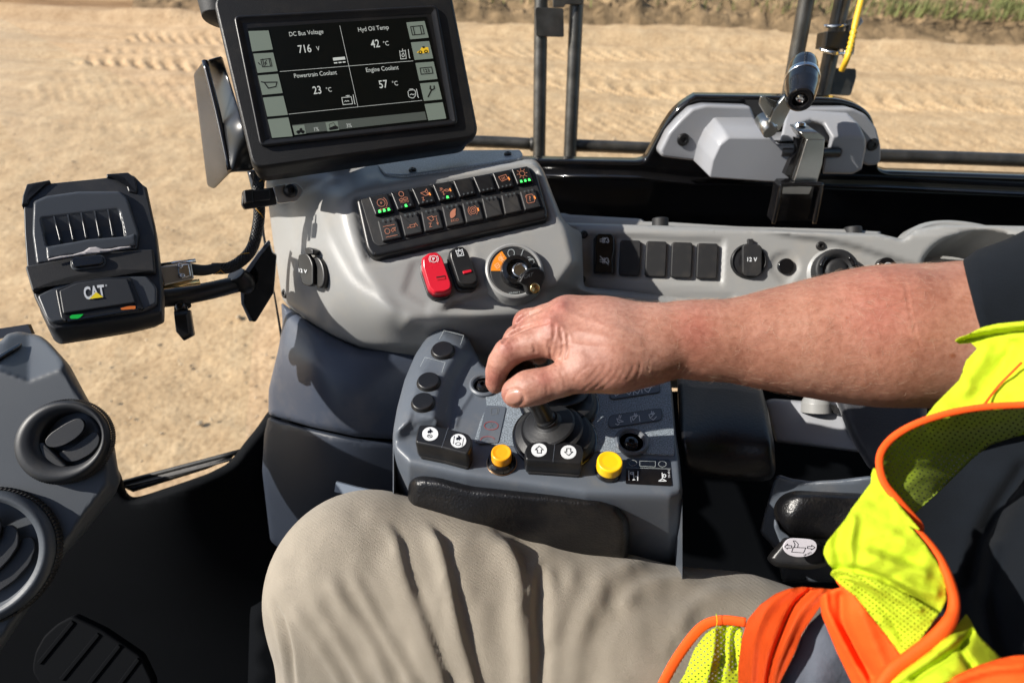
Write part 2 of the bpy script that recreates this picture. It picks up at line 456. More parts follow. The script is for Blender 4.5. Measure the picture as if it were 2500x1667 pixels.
M['brkt'] = mat('satin_black_sheet_metal', (.010,.010,.011), .30, var=.1)
M['blkg'] = mat('gloss_black_paint', (.006,.006,.007), .12, var=.2, vscale=3, coat=.3, dust=0.025)
M['rub'] = mat('black_rubber', (.008,.0085,.010), .5, bump=.15, bscale=500, var=.1, dust=0.06)
M['lea'] = mat('grained_black_vinyl', (.005,.005,.006), .36, bump=.6, bscale=520, detail=2, var=.1, dust=0.04)
M['bezel'] = mat('textured_black_housing', (.0065,.0066,.0072), .5, bump=.6, bscale=1100, detail=2, var=.1, dust=0.05)
M['steel'] = mat('zinc_plated_steel', (.52,.51,.48), .33, 1, bump=.15, bscale=600, var=.12, vscale=30)
M['chrome'] = mat('bright_steel', (.75,.75,.75), .15, 1)
M['brass'] = mat('worn_brass', (.75,.55,.25), .25, 1, var=.1)
M['rail'] = mat('dark_steel_tube', (.10,.095,.09), .42, .75, bump=.3, bscale=500, var=.3, vscale=40, dust=0.18)
M['red'] = mat('red_plastic', (.58,.012,.03), .28, bump=.1, bscale=900, var=.05, coat=.2)
M['red2'] = mat('red_insert', (.5,.01,.02), .4)
M['yel'] = mat('yellow_cap_plastic', (.85,.52,.008), .3, bump=.08, bscale=700, var=.05)
M['amb'] = mat('amber_cap_plastic', (.85,.36,.01), .3, bump=.08, bscale=700, var=.05)
M['ora'] = mat('orange_decal', (.78,.24,.01), .45)
M['wht'] = mat('white_print', (.62,.64,.66), .5)
M['gry'] = mat('grey_print', (.34,.37,.38), .5)
M['dim'] = mat('faint_print', (.14,.15,.155), .5)
M['redp'] = mat('red_print', (.30,.05,.045), .5)
M['icon'] = mat('copper_backlit_symbol', (.30,.12,.075), .5, emit=(.9,.3,.14), estr=.10)
M['icon2'] = mat('amber_backlit_symbol', (.6,.2,.04), .5, emit=(1,.3,.05), estr=.35)
M['led'] = mat('green_led', (.05,.6,.08), .4, emit=(.05,1,.12), estr=1.6)
M['ledoff'] = mat('unlit_led', (.06,.07,.075), .4)
M['ledg'] = mat('dim_green_led', (.0,.25,.03), .4, emit=(.0,1,.1), estr=.12)
M['ledo'] = mat('dim_orange_led', (.4,.1,.02), .4, emit=(1,.25,.03), estr=.12)
M['scr'] = mat('screen_black', (.003,.004,.0035), .3, spec=.25)
M['soft'] = mat('screen_softkey', (.05,.06,.05), .3, emit=(.17,.20,.165), estr=.50)
M['bar'] = mat('screen_bar', (.03,.035,.03), .3, emit=(.055,.062,.055), estr=.6)
M['scrt'] = mat('screen_text', (.2,.2,.2), .4, emit=(.62,.66,.6), estr=.36)
M['scrk'] = mat('screen_symbol_dark', (.004,.004,.004), .4)
M['scry'] = mat('screen_symbol_yellow', (.5,.32,.02), .4, emit=(.8,.5,.02), estr=.3)
M['paper'] = mat('torn_paper', (.45,.42,.42), .7)
M['cable'] = mat('yellow_cable', (.80,.48,.03), .4)
M['fleck'] = mat('amber_thread', (.60,.30,.03), .5)

# ================================================================== SETTING
def ground_mat():
    m = bpy.data.materials.new('dry_sandy_earth'); m.use_nodes = True; n = m.node_tree; L = n.links; b = n.nodes['Principled BSDF']
    b.inputs['Roughness'].default_value = .9; b.inputs['Specular IOR Level'].default_value = .15
    tc = n.nodes.new('ShaderNodeTexCoord'); mp = n.nodes.new('ShaderNodeMapping')
    mp.inputs['Rotation'].default_value = (0, 0, .15); mp.inputs['Scale'].default_value = (.22, 1.0, 1)
    L.new(tc.outputs['Object'], mp.inputs['Vector'])
    def noise(src, sc, det=5, rough=.6):
        q = n.nodes.new('ShaderNodeTexNoise'); q.inputs['Scale'].default_value = sc; q.inputs['Detail'].default_value = det
        q.inputs['Roughness'].default_value = rough; L.new(src, q.inputs['Vector']); return q.outputs['Fac']
    def ramp(src, st):
        r = n.nodes.new('ShaderNodeValToRGB'); e = r.color_ramp.elements
        while len(e) < len(st): e.new(.5)
        for k, (p, c) in enumerate(st): e[k].position = p; e[k].color = (*c, 1)
        L.new(src, r.inputs['Fac']); return r.outputs['Color']
    def mix(a, c, f, mode='MIX', fac=None):
        x = n.nodes.new('ShaderNodeMix'); x.data_type = 'RGBA'; x.blend_type = mode
        L.new(a, x.inputs['A']); L.new(c, x.inputs['B'])
        if fac is not None: L.new(fac, x.inputs['Factor'])
        else: x.inputs['Factor'].default_value = f
        return x.outputs['Result']
    streak = ramp(noise(mp.outputs[0], 1.5, 6, .62), [(.32, (.12,.070,.034)), (.43, (.215,.132,.067)), (.53, (.31,.200,.106)), (.66, (.46,.325,.185))])
    near = ramp(noise(tc.outputs['Object'], 3.0, 8, .7), [(.3, (.37,.250,.142)), (.5, (.46,.322,.190)), (.7, (.54,.395,.243))])
    patch = ramp(noise(mp.outputs[0], .42, 4, .55), [(.38, (.62,.50,.41)), (.5, (.95,.88,.80)), (.62, (1.14,1.10,1.04))])
    streak = mix(streak, patch, .9, 'MULTIPLY')
    sx = n.nodes.new('ShaderNodeSeparateXYZ'); L.new(tc.outputs['Object'], sx.inputs[0])
    mr = n.nodes.new('ShaderNodeMapRange'); mr.inputs['From Min'].default_value = 4.2; mr.inputs['From Max'].default_value = 6.0
    L.new(sx.outputs['Y'], mr.inputs['Value'])
    c = mix(near, streak, 0, fac=mr.outputs[0])
    fine = ramp(noise(tc.outputs['Object'], 24, 3, .6), [(.30, (.72,.68,.64)), (.5, (1,1,1)), (.72, (1.10,1.10,1.10))])
    c = mix(c, fine, .8, 'MULTIPLY')
    L.new(c, b.inputs['Base Color'])
    bp = n.nodes.new('ShaderNodeBump'); bp.inputs['Strength'].default_value = .5; bp.inputs['Distance'].default_value = .03
    L.new(noise(tc.outputs['Object'], 17, 4, .55), bp.inputs['Height']); L.new(bp.outputs[0], b.inputs['Normal'])
    return m
M['earth'] = ground_mat()
def build_ground():
    ys = np.concatenate([np.arange(-.5, 6, .03), np.arange(6, 16, .05), np.arange(16, 40, .5), [60, 120, 300]])
    xs = np.concatenate([[-200, -60, -30], np.arange(-16, -8, .25), np.arange(-8, 12, .055), np.arange(12, 20, .25), [40, 80, 250]])
    X, Y = np.meshgrid(xs, ys); t = Y+.15*X
    z = .10*(vnoise(X*.25, t*1.1, 1)-.5)+.05*(vnoise(X*.9, t*2.6, 2)-.5)+.022*(vnoise(X*5, Y*6, 3)-.5)+.014*(vnoise(X*13, Y*14, 4)-.5)
    for t0, wd, pit, am in ((10.15,.22,.30,.13), (10.9,.2,.28,.07), (12.0,.3,.26,.10), (8.6,.30,.24,.05), (9.2,.2,.24,.05), (7.4,.16,.22,.03)):   # tyre tracks: rows of lug prints
        e = np.exp(-((t-t0)/wd)**4); z -= am*.75*e*(.25+.75*(np.sin(2*math.pi*(X+(t-t0)*.8)/pit) > .1)*(.5+vnoise(X*.6, t*0+t0, 9)))
        z += am*.5*np.exp(-((t-t0-wd*1.5)/(wd*.5))**2)
    z += .22*np.exp(-((t-13.1)/.35)**2)*(.7+.5*vnoise(X*1.2, t, 8))          # graded edge
    z = np.where((Y < -.4) | (Y > 16), 0, z)
    V = np.stack([X, Y, z], -1).reshape(-1, 3); nx = len(xs); ny = len(ys)
    i, j = np.meshgrid(np.arange(nx-1), np.arange(ny-1)); a = (j*nx+i).ravel()
    o = mk('ground', V, np.stack([a, a+1, a+nx+1, a+nx], 1), M['earth'], None, True); return struct(o)
build_ground()

def build_bank():
    ys = np.arange(13.6, 19, .07); xs = np.arange(-9, 20, .07); T, X = np.meshgrid(ys, xs, indexing='ij')
    prof = np.clip((T-13.7)/1.3, 0, 1); prof = prof*prof*(3-2*prof)
    z = -.06+.34*prof+prof*(.22*(vnoise(X*1.5, T*1.5, 11)-.4)+.22*(vnoise(X*4, T*4, 12)-.5)+.12*(vnoise(X*9, T*9, 13)-.5))
    V = np.stack([X, T-.15*X, z], -1).reshape(-1, 3); nx, ny = len(xs), len(ys)
    i, j = np.meshgrid(np.arange(nx-1), np.arange(ny-1)); a = (j*nx+i).ravel()
    m = mat('bank_clods', (.22,.150,.085), .95, bump=.8, bscale=12, var=.45, vscale=2.5, spec=.1)
    struct(mk('dirt_bank', V, np.stack([a, a+1, a+nx+1, a+nx], 1), m, None, False))
    rg = random.Random(4); Vg = []; Fg = []
    for k in range(9000):
        x = rg.uniform(-4, 19); t_ = 14.4+abs(rg.gauss(0, 1.3)); p = min(1, max(0, (x-5)/6))
        if rg.random() > .08+.92*p: continue
        if vnoise(np.array([x*.8]), np.array([t_*.8]), 21)[0] < .42: continue
        h = rg.uniform(.10, .30); a = rg.uniform(0, 6.28); l = rg.uniform(.02, .16); wd = rg.uniform(.008, .02)
        z0 = .30; b = np.array([x, t_-.15*x, z0]); u = np.array([math.cos(a), math.sin(a), 0])*wd; ln = np.array([math.cos(a+1.5), math.sin(a+1.5), 0])*l
        n0 = len(Vg); Vg += [b-u, b+u, b+ln*.4+[0,0,h*.6]+u*.7, b+ln*.4+[0,0,h*.6]-u*.7, b+ln+[0,0,h]]
        Fg += [(n0, n0+1, n0+2, n0+3), (n0+3, n0+2, n0+4)]
    g = mk('grass', Vg, Fg, mat('bank_grass', (.15,.16,.05), .8, var=.4, vscale=3), None, False); g['kind'] = 'stuff'
build_bank()
def build_pebbles():
    rg = random.Random(8); bm = bmesh.new()
    for k in range(900):
        y = 1.6+rg.random()**1.5*7; x = rg.uniform(-.75, .8)*(y*.9+2.4)
        r = rg.uniform(.005, .016)*(1 if rg.random() < .93 else 1.9)
        q = bmesh.ops.create_icosphere(bm, subdivisions=1, radius=r)
        for v in q['verts']:
            v.co = Vector((v.co.x*rg.uniform(.8,1.2), v.co.y*rg.uniform(.8,1.2), v.co.z*.7))+Vector((x, y, .01))
    V = [v.co[:] for v in bm.verts]; bm.verts.ensure_lookup_table(); F = [[v.index for v in f.verts] for f in bm.faces]; bm.free()
    o = mk('gravel', V, F, mat('pebble_stone', (.50,.38,.25), .9, var=.35, vscale=3), None, False); o['kind'] = 'stuff'
build_pebbles()
stk = tube('dry_stick', [(608,978,3.3*.95),(620,985,3.3*.94),(632,991,3.3*.93)], .006, mat('dry_wood', (.05,.035,.022), .9))
def drop(o, z):                       # rest it on the earth
    o.location.z = z
drop(stk, .015); tag(stk, 'short dark stick lying on the sand beyond the window', 'stick')

# ---- cab shell: floor, side wall under the sill, sill frame
BX = lambda x0, x1, y0, y1, z0, z1: (np.array([(x0,y0,z0),(x1,y0,z0),(x1,y1,z0),(x0,y1,z0),(x0,y0,z1),(x1,y0,z1),(x1,y1,z1),(x0,y1,z1)], float),
     [(0,3,2,1),(4,5,6,7),(0,1,5,4),(1,2,6,5),(2,3,7,6),(3,0,4,7)])
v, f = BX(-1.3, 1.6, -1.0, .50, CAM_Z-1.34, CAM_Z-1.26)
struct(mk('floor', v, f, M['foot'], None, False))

# vertical side wall with the latch hump cut as its top outline
WALLY = .80
PW = Plane((1500,430,WALLY/(FW[1]-((430-833.5)/FPX)*UP[1])), n=(0.045,-1,0))
hump = rnd([(1180,391),(1324,393),(1562,397)]+ZL([(960,1150),(1110,880),(1200,770)])+[(1700,236)]+ZH([(560,700),(1060,715),(1240,790),(1295,920),(1310,1210)])+[(2165,421),(2500,432),(2900,446),(2900,760),(1180,760)],
           0, rs=[0,0,14,8,40,40,0,0,40,60,50,8,14,0,0,0,0], n=6)
hump = [p for p in hump]
wall = prism('side_wall', PW, hump, -.016, 0, M['blkg'], None, .004); struct(wall)
pw_lip = prism('sill_lip', PW, [(1322,411),(1560,417),(1690,432),(2140,441),(2500,458),(2900,474),(2900,480),(2500,464),(2140,447),(1690,438),(1560,423),(1322,417)], 0, .022, M['blkg'], wall, .003)
wall_ledge = prism('recess_panel', PW, [(1316,428),(1700,442),(2500,475),(2900,490),(2900,700),(1310,700)], .003, .006, M['blkg'], wall, .001)
# near-black wall behind the gaps below the console; shade is in its colour
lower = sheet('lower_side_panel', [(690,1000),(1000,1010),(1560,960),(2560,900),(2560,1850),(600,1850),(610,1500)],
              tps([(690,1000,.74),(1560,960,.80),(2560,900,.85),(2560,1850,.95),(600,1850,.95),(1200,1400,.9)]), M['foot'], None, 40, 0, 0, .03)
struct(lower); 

# ---- outside guard rails
def rail(name, label, nodes, r, grp=None):
    t = thing(name, label, 'handrail', U(*nodes[-1]), grp); tube('tube', nodes, r, M['rail'], t, 18, 4); return t
DR = 1.12
g1 = thing('handrail', 'dark steel handrail post left of the latch, with square plate near its top', 'handrail', U(1318,395,DR), 'steel handrails outside the window')
tube('post', [(1321,0,1.02),(1316,391,DR),(1314,470,1.14)], .0122, M['rail'], g1, 18, 3, ext=(.9,.5))
tube('cross_bar', [(770,520,1.20),(762,420,1.16),(775,345,1.13),(900,338,1.13),(1200,347,1.125),(1312,353,1.12)], .0112, M['rail'], g1, 18, 3)
PB = Plane((1340,60,1.03),(1400,60,1.03),(1340,300,1.10))
prism('plate', PB, rnd([(1306,20),(1374,22),(1376,92),(1308,90)], 6), .006, .012, M['rail'], g1, .001)
g2 = thing('handrail', 'dark steel handrail post next to the latch cover, with a tab across its top', 'handrail', U(1392,395,DR), 'steel handrails outside the window')
tube('post', [(1408,0,1.02),(1391,391,DR),(1388,470,1.14)], .0125, M['rail'], g2, 18, 3, ext=(.9,.5))
tube('cross_bar', [(1392,355,1.12),(1500,359,1.12),(1640,365,1.12)], .0115, M['rail'], g2, 18, 3)
prism('tab', PB, rnd([(1349,-30),(1423,-30),(1421,13),(1378,13),(1377,20),(1349,20)], 4), .006, .012, M['rail'], g2, .001)
for cx, cy in ((1299,353),(1404,356)):
    lathe('weld', U(cx, cy, 1.118), RT, [(.0005,-.004),(.0122,-.004),(.0135,0),(.0122,.004),(.0005,.004)], M['rail'], g1 if cx < 1350 else g2, 18)
g3 = thing('handrail', 'leaning dark steel tube just left of the cable clamps', 'handrail', U(1925,245,DR), 'steel handrails outside the window')
tube('post', [(1969,0,1.01),(1926,238,1.08),(1900,380,1.13)], .0135, M['rail'], g3, 18, 3, ext=(.8,.4))
g4 = thing('handrail', 'leaning dark steel tube that carries the cable clamps and a square tab', 'handrail', U(2003,245,DR), 'steel handrails outside the window')
tube('post', [(2057,0,1.03),(2006,238,1.10),(1975,380,1.15)], .0138, M['rail'], g4, 18, 3, ext=(.8,.4))
PT = Plane((2050,200,1.09),(2090,200,1.09),(2050,240,1.10))
prism('tab', PT, rnd(ZH([(970,490),(1140,495),(1140,560),(1100,690),(935,680)]), 6), -.004, .004, M['rail'], g4, .001)
g5 = thing('handrail', 'horizontal dark steel rail right of the latch cover', 'handrail', U(2300,388,DR), 'steel handrails outside the window')
tube('rail_tube', [(2060,378,1.10),(2300,385,1.09),(2500,392,1.08),(2900,405,1.06)], .0123, M['rail'], g5, 18, 3, ext=(0,1.2))
t = thing('cable_clamp', 'black clamp block with two shiny U-bolts on the leaning tube', 'clamp', U(2045,100,1.05))
PC = Plane((2040,100,1.045),(2080,100,1.045),(2040,140,1.055))
prism('block', PC, rnd(ZH([(895,235),(1050,235),(1030,360),(880,350)]), 3), -.014, .022, M['blk'], t, .002)
for (xa, ya), (xb, yb) in (((918,190),(1175,160)),((885,355),(1115,385))):
    a = ZH([(xa,ya),((xa+xb)/2,(ya+yb)/2+14),(xb,yb)])
    tube('u_bolt', [(a[0][0],a[0][1],1.035),(a[1][0],a[1][1],1.022),(a[2][0],a[2][1],1.04)], .0028, M['chrome'], t, 10, 5)
prism('strap', PC, rnd(ZH([(1065,150),(1105,150),(1080,400),(1040,400)]), 2), .004, .024, M['blkm'], t, .001)
for p in ZH([(1150,165),(1085,385)]):
    lathe('nut', U(p[0], p[1], 1.035), -FW, bev(.009,-.004,.006,.002), M['steel'], t, 6)
t = thing('cable', 'bright yellow corrugated cable running down beside the leaning tube', 'cable', U(2060,160,1.05))
c = catmull([U(*p) for p in [(2190,-330,.95),(2114,-40,.995),(2103,0,1.000),(2090,51,1.003),(2079,102,1.006),(2068,143,1.010),(2055,172,1.03)]], 12)
rr = np.array([.0052+(.0014*math.sin(k*2.1) if 40 < k < 58 else 0) for k in range(len(c))])
V, F, fl = tube_geo(c, rr, 14); mk('sheath', V, F, M['cable'], t)

# ---- narrow pillar left of the dashboard and the lower window frame
pil = sheet('window_pillar', ZP([(1770,100),(1860,100),(1900,560),(2045,1390),(2025,1395),(1965,1010),(1880,560)]), tps([(609,421,.72),(646,570,.72),(694,853,.74),(620,700,.73)]), M['blkg'], None, 10, 0, 0, .02)
tag(pil, 'thin black window pillar left of the grey dashboard', 'pillar')
door = thing('door_panel', 'dark moulded panel below the low window, left of the knee', 'panel', U(450,1300,.8))
edge = [(268,1120)]+ZV([(990,1320),(1020,1440),(1050,1500),(1100,1525),(1200,1500),(1500,1400),(1700,1330),(1860,1250),(1920,1190),(2000,1080),(2100,960),(2210,800)])+[(720,980),(800,1400),(800,1760),(-120,1760),(-120,1300),(150,1180)]
edge = rnd(edge, 14, 4)
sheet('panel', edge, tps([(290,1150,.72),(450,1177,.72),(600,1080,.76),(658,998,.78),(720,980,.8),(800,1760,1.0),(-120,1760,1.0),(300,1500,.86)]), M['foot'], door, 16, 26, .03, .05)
strip = sheet('window_channel', ZV([(985,1392),(1955,1138),(1900,1200),(1700,1290),(1090,1480),(1010,1440)]), tps([(290,1174,.80),(580,1100,.80),(440,1180,.79)]), M['chan'], door, 8, 8, .01, .02)
tube('seal', [(283,1182,.80),(440,1141,.80),(586,1102,.80)], .0036, M['blkm'], door, 10, 3)
tube('rail_edge', [(300,1190,.785),(440,1155,.785),(570,1120,.785)], .0016, M['chan'], door, 8, 3)

# unseen rear wall and part ceiling, added to keep sky light out
v, f = BX(-1.25, 1.6, -1.25, -1.2, CAM_Z-1.3, CAM_Z+.56)
struct(mk('unseen_rear_wall', v, f, mat('cab_lining', (.20,.20,.20), .7), None, False))
v, f = BX(-.18, 1.7, -1.2, .88, CAM_Z+.52, CAM_Z+.56)
struct(mk('sky_block_ceiling', v, f, mat('headliner', (.28,.275,.26), .8), None, False))  # out of view; stops short on the left so sunlight still enters
# thin window panes
def pane_mat():
    m = bpy.data.materials.new('window_glass'); m.use_nodes = True; n = m.node_tree; n.nodes.clear()
    o = n.nodes.new('ShaderNodeOutputMaterial'); mx = n.nodes.new('ShaderNodeMixShader'); t = n.nodes.new('ShaderNodeBsdfTransparent'); g = n.nodes.new('ShaderNodeBsdfGlossy')
    t.inputs[0].default_value = (.965,.975,.965,1); g.inputs['Roughness'].default_value = .02; lw = n.nodes.new('ShaderNodeLayerWeight'); lw.inputs[0].default_value = .12
    k = n.nodes.new('ShaderNodeMath'); k.operation = 'MULTIPLY'; k.inputs[1].default_value = .30; n.links.new(lw.outputs['Fresnel'], k.inputs[0]); n.links.new(k.outputs[0], mx.inputs[0])
    n.links.new(t.outputs[0], mx.inputs[1]); n.links.new(g.outputs[0], mx.inputs[2]); n.links.new(mx.outputs[0], o.inputs[0]); return m
PWN = Plane((1500,430,.86/(FW[1]-((430-833.5)/FPX)*UP[1])), n=(0.045,-1,0))
P4 = PWN.pt(np.array([1120,2900,3000,1100.]), np.array([380,440,-400,-400.]))
def pane(name, label, P):
    P = np.array(P); n = np.cross(P[1]-P[0], P[3]-P[0]); n /= np.linalg.norm(n); V = np.vstack([P, P+n*.004])
    o = mk(name, V, [(0,1,2,3),(7,6,5,4),(0,4,5,1),(1,5,6,2),(2,6,7,3),(3,7,4,0)], pane_mat(), None, False); return tag(o, label, 'window pane')
pane('window_pane', 'clear side window glass above the black sill, behind the latch', P4)
pane('window_pane', 'clear front window glass behind the label printer, left of the thin pillar', [U(648,360,.80), U(592,1098,.83), U(-300,1330,.83), U(-300,-100,1.0)])

# ================================================================== DASHBOARD
PK = Plane((900,520,.590),(1300,470,.610),(1100,640,.585))
def kd(x, y): return float(PK.depth(np.float64(x), np.float64(y)))
dash_pts = [(x, y, kd(x, y)) for x, y in [(880,500),(1100,460),(1300,440),(900,640),(1100,600),(1330,540),(1000,700),(1250,660),(1180,740),(960,760)]]
dash_pts += [(640,430,.690),(665,600,.680),(690,735,.675),(720,470,.650),(735,620,.628),(770,660,.612),(780,560,.610),(820,480,.606),(760,760,.628),(818,819,.628),(900,840,.618),(1025,853,.612),
             (860,400,.655),(1100,385,.668),(1290,385,.668),(1380,560,.635),(1420,700,.64),(1170,870,.62),(1500,760,.66),(1800,780,.67),(1800,860,.68),(1500,860,.66)]
_dd = tps(dash_pts)
flat_zone = [(850,490),(870,470),(1300,400),(1345,420),(1400,640),(1320,745),(1000,770),(905,650)]
def dash_d(x, y):                      # smooth body, flat where the switches sit
    q = segdist(x, y, flat_zone)*np.where(inside(x, y, flat_zone), 1, -1); t = np.clip((q+45)/50, 0, 1); t = t*t*(3-2*t)
    return _dd(x, y)*(1-t)+PK.depth(x, y)*t
dash = thing('dashboard', 'light grey moulded dashboard below the display, carrying the two-row keypad', 'dashboard', U(1000,800,.63))
dash_out = rnd([(648,440),(700,405),(860,385)]+ZK([(1400,65),(1990,60),(2090,95),(2140,170),(2200,330),(2268,500),(2330,572)])+[(1420,566),(1425,700),(1700,728),(1850,755),(1850,870),(1500,880),(1170,872),(1025,853),(882,846),(818,819),(690,734),(668,598)], 12, 4)
pocket = [(1085,752),(1110,735),(1190,712),(1290,712),(1370,700),(1420,715),(1560,760),(1560,775),(1300,765)]
rocker_well = [(1008,640),(1060,628),(1150,605),(1166,702),(1100,725),(1040,748),(985,712)]
kp_well = rnd(ZG([(20,440),(60,395),(1990,20),(2120,60),(2300,640),(2240,690),(330,1140),(170,1110)]), 8)
shell = sheet('shell', dash_out, dash_d, M['dash'], dash, 9, 16, .014, .10, -UP*.4+FW,
   ridges=[(ZK([(600,265),(560,420),(575,520),(700,800),(860,1000),(1290,1180)]), 10, .0012),
           (ZK([(300,330),(330,560),(420,760),(540,1000),(570,1260)]), 12, .0016),
           (ZK([(820,230),(700,250),(520,260),(420,300)]), 9, .0025)],
   areas=[(pocket, 7, .012), (rocker_well, 9, .0018), (kp_well, 6, .004),
          (ZK([(860,140),(930,130),(960,170),(965,240),(900,245),(560,262),(640,190)]), 10, -.006)])
PTp = Plane((1000,410,dash_d(np.float64(1000),np.float64(410))-.001),(1280,385,dash_d(np.float64(1280),np.float64(385))-.001),(1100,432,dash_d(np.float64(1100),np.float64(432))-.001))
top_out = rnd(ZK([(1000,90),(1380,40),(1970,35),(1995,75),(1970,100),(1500,175),(1140,222),(1010,214),(975,180),(940,135)]), 6)
prism('top_cover', PTp, top_out, -.004, .0035, M['speck'], dash, .0012)
def screw(parent, plane, x, y, r, off=0, head='blk', name='screw'):
    o = plane.pt(x, y, off); V1 = lathe_geo(o, plane.n, [(r*.001,.0005),(r,.0),(r,.0015),(r*.8,.0028),(r*.42,.0030),(r*.36,.0012),(.00005,.0012)], 20)
    return mk(name, V1[0], V1[1], M[head], parent)
for p in ZK([(1202,190),(1883,75)]): screw(dash, PTp, p[0], p[1], .0042, .0035)
PD = Plane((690,700,.672),(700,740,.668),(730,700,.655))
screw(dash, PD, 694, 716, .0058, -.002)

# lower trims under the dashboard
lt = thing('lower_dash_trim', 'dark blue-grey rounded trim under the dashboard', 'trim', U(800,1000,.66))
sheet('upper_shell', rnd([(686,737),(760,790),(822,826),(882,852),(1030,860),(1200,880),(1200,1010),(1000,1075),(870,1066),(760,1042),(655,1012),(656,950),(680,850),(690,790)], 10, 4),
      tps([(690,745,.685),(655,1000,.700),(770,880,.625),(822,830,.635),(1025,865,.640),(1200,900,.66),(1000,1060,.655),(800,1040,.640),(900,950,.622)]), M['trim'], lt, 11, 14, .012, .08,
      ridges=[([(700,760),(820,838),(890,862),(1040,868)], 6, .0018)])
sheet('lower_shell', rnd([(655,1016),(760,1046),(870,1070),(1010,1082),(1010,1300),(760,1400),(660,1320),(640,1150),(645,1060)], 10, 4),
      tps([(655,1016,.705),(1000,1080,.66),(800,1050,.650),(1010,1300,.72),(660,1320,.78),(800,1200,.68)]), mat('navy_grey_plastic', (.020,.027,.043), .5, bump=.2, bscale=1000, var=.06), lt, 14, 12, .012, .08)
tab = prism('trim_tab', Plane((840,1190,.60),(870,1190,.60),(840,1210,.60)), rnd([(820,1176),(872,1190),(950,1206),(950,1230),(816,1200)], 2), -.004, 0, mat('pale_blue_tab', (.20,.24,.30), .5), lt)

# ================================================================== KEYPAD
kp = thing('keypad', 'black two-row keypad of sixteen backlit keys set in the dashboard', 'keypad', PK.pt(1100,540))
fr_out = rnd(ZG([(55,450),(120,428),(1960,62),(2040,70),(2110,140),(2235,590),(2230,660),(310,1095),(235,1090),(175,1000)]), 9)
prism('frame', PK, fr_out, -.004, .0075, M['blk'], kp, .0035, 5, .001)
prism('face', PK, rnd(ZG([(110,452),(1975,88),(2060,130),(2205,540),(320,985),(255,940)]), 6), .006, .0082, M['blkm'], kp, .0008)
TOPQ = [(205,440,430,400),(455,392,665,350),(690,345,905,307),(925,300,1135,262),(1155,255,1360,218),(1380,212,1580,175),(1600,172,1795,132),(1815,128,2000,92)]
BOTB = [(285,650,490,605),(535,595,730,550),(775,540,965,500),(1005,495,1195,455),(1235,450,1420,410),(1460,400,1640,365),(1675,360,1850,325),(1885,305,2065,268)]
LOWT = [(305,705,520,665),(555,640,765,605),(795,600,995,560),(1030,545,1230,510),(1258,505,1450,470),(1480,450,1665,425),(1700,415,1880,380),(1910,375,2080,338)]
LOWB = [(365,945,585,895),(615,885,820,840),(840,835,1055,790),(1085,780,1290,735),(1310,733,1510,690),(1535,685,1725,640),(1745,637,1940,595),(1970,590,2150,550)]
names_top = ['auto', 'A', 'scoop', 'kick', '', '', 'heat', 'lamp']
def glyph(kind, q):
    def c(u, v, r, n=14): return [q.px(u+r*math.cos(2*math.pi*k/n), v+r*1.0*math.sin(2*math.pi*k/n)) for k in range(n+1)]
    def l(*p): return [q.px(*k) for k in p]
    def a_(u, v, r, a0, a1): return [q.px(u+r*math.cos(math.radians(a0+(a1-a0)*k/8)), v+r*math.sin(math.radians(a0+(a1-a0)*k/8))) for k in range(9)]
    if kind == 'dial': return [c(.5,.45,.2), c(.5,.45,.04,6), a_(.5,.45,.3,-50,50), l((.75,.75),(.3,.8)), l((.38,.74),(.28,.8),(.38,.86))]
    if kind == 'ride': return [c(.5,.22,.13,10), l((.3,.48),(.42,.44),(.5,.5),(.6,.42),(.75,.46),(.75,.54),(.3,.56),(.3,.48))]
    if kind == 'scoop': return [l((.35,.35),(.6,.32),(.72,.5),(.55,.55),(.35,.35)), l((.6,.32),(.72,.2),(.74,.5)), l((.32,.62),(.42,.62),(.32,.78),(.42,.78)), l((.68,.55),(.8,.5))]
    if kind == 'kick': return [l((.25,.42),(.38,.42)), l((.3,.3),(.36,.38)), l((.45,.45),(.6,.42),(.8,.52),(.6,.55),(.45,.45)), l((.32,.55),(.42,.5),(.36,.7),(.45,.66)), l((.36,.3),(.44,.36))]
    if kind == 'heat': return [l((.25,.3),(.7,.25),(.75,.5),(.35,.58),(.25,.3)), l((.42,.38),(.42,.5)), l((.5,.37),(.5,.49)), l((.58,.35),(.58,.47)), l((.78,.4),(.84,.58),(.78,.62))]
    if kind == 'lamp': return [c(.5,.42,.16)]+[[q.px(.5+.22*math.cos(a), .42+.22*math.sin(a)), q.px(.5+.31*math.cos(a), .42+.31*math.sin(a))] for a in [k*math.pi/4 for k in range(8)]]
    if kind == 'hare': return [l((.22,.36),(.8,.36)), l((.22,.86),(.8,.86)), c(.36,.6,.13,8), l((.55,.6),(.66,.52),(.8,.5),(.74,.62),(.62,.68),(.55,.6)), l((.66,.52),(.78,.66))]
    if kind == 'ram': return [l((.25,.66),(.4,.64),(.4,.56),(.65,.56),(.65,.68),(.4,.68),(.4,.64)), l((.65,.6),(.72,.52),(.8,.66))]
    if kind == 'lower': return [l((.28,.4),(.55,.36),(.6,.55),(.45,.6),(.28,.4)), l((.55,.42),(.8,.42)), l((.75,.5),(.75,.8)), l((.7,.72),(.75,.82),(.8,.72)), l((.3,.68),(.42,.68),(.3,.85),(.42,.85))]
    if kind == 'brake': return [c(.5,.5,.17), c(.5,.5,.08,8), a_(.5,.5,.26,125,235), a_(.5,.5,.26,-55,55)]
    if kind == 'help': return [rnd(l((.25,.3),(.75,.3),(.75,.72),(.25,.72)), 5)+[q.px(.36,.3)]]
    return []
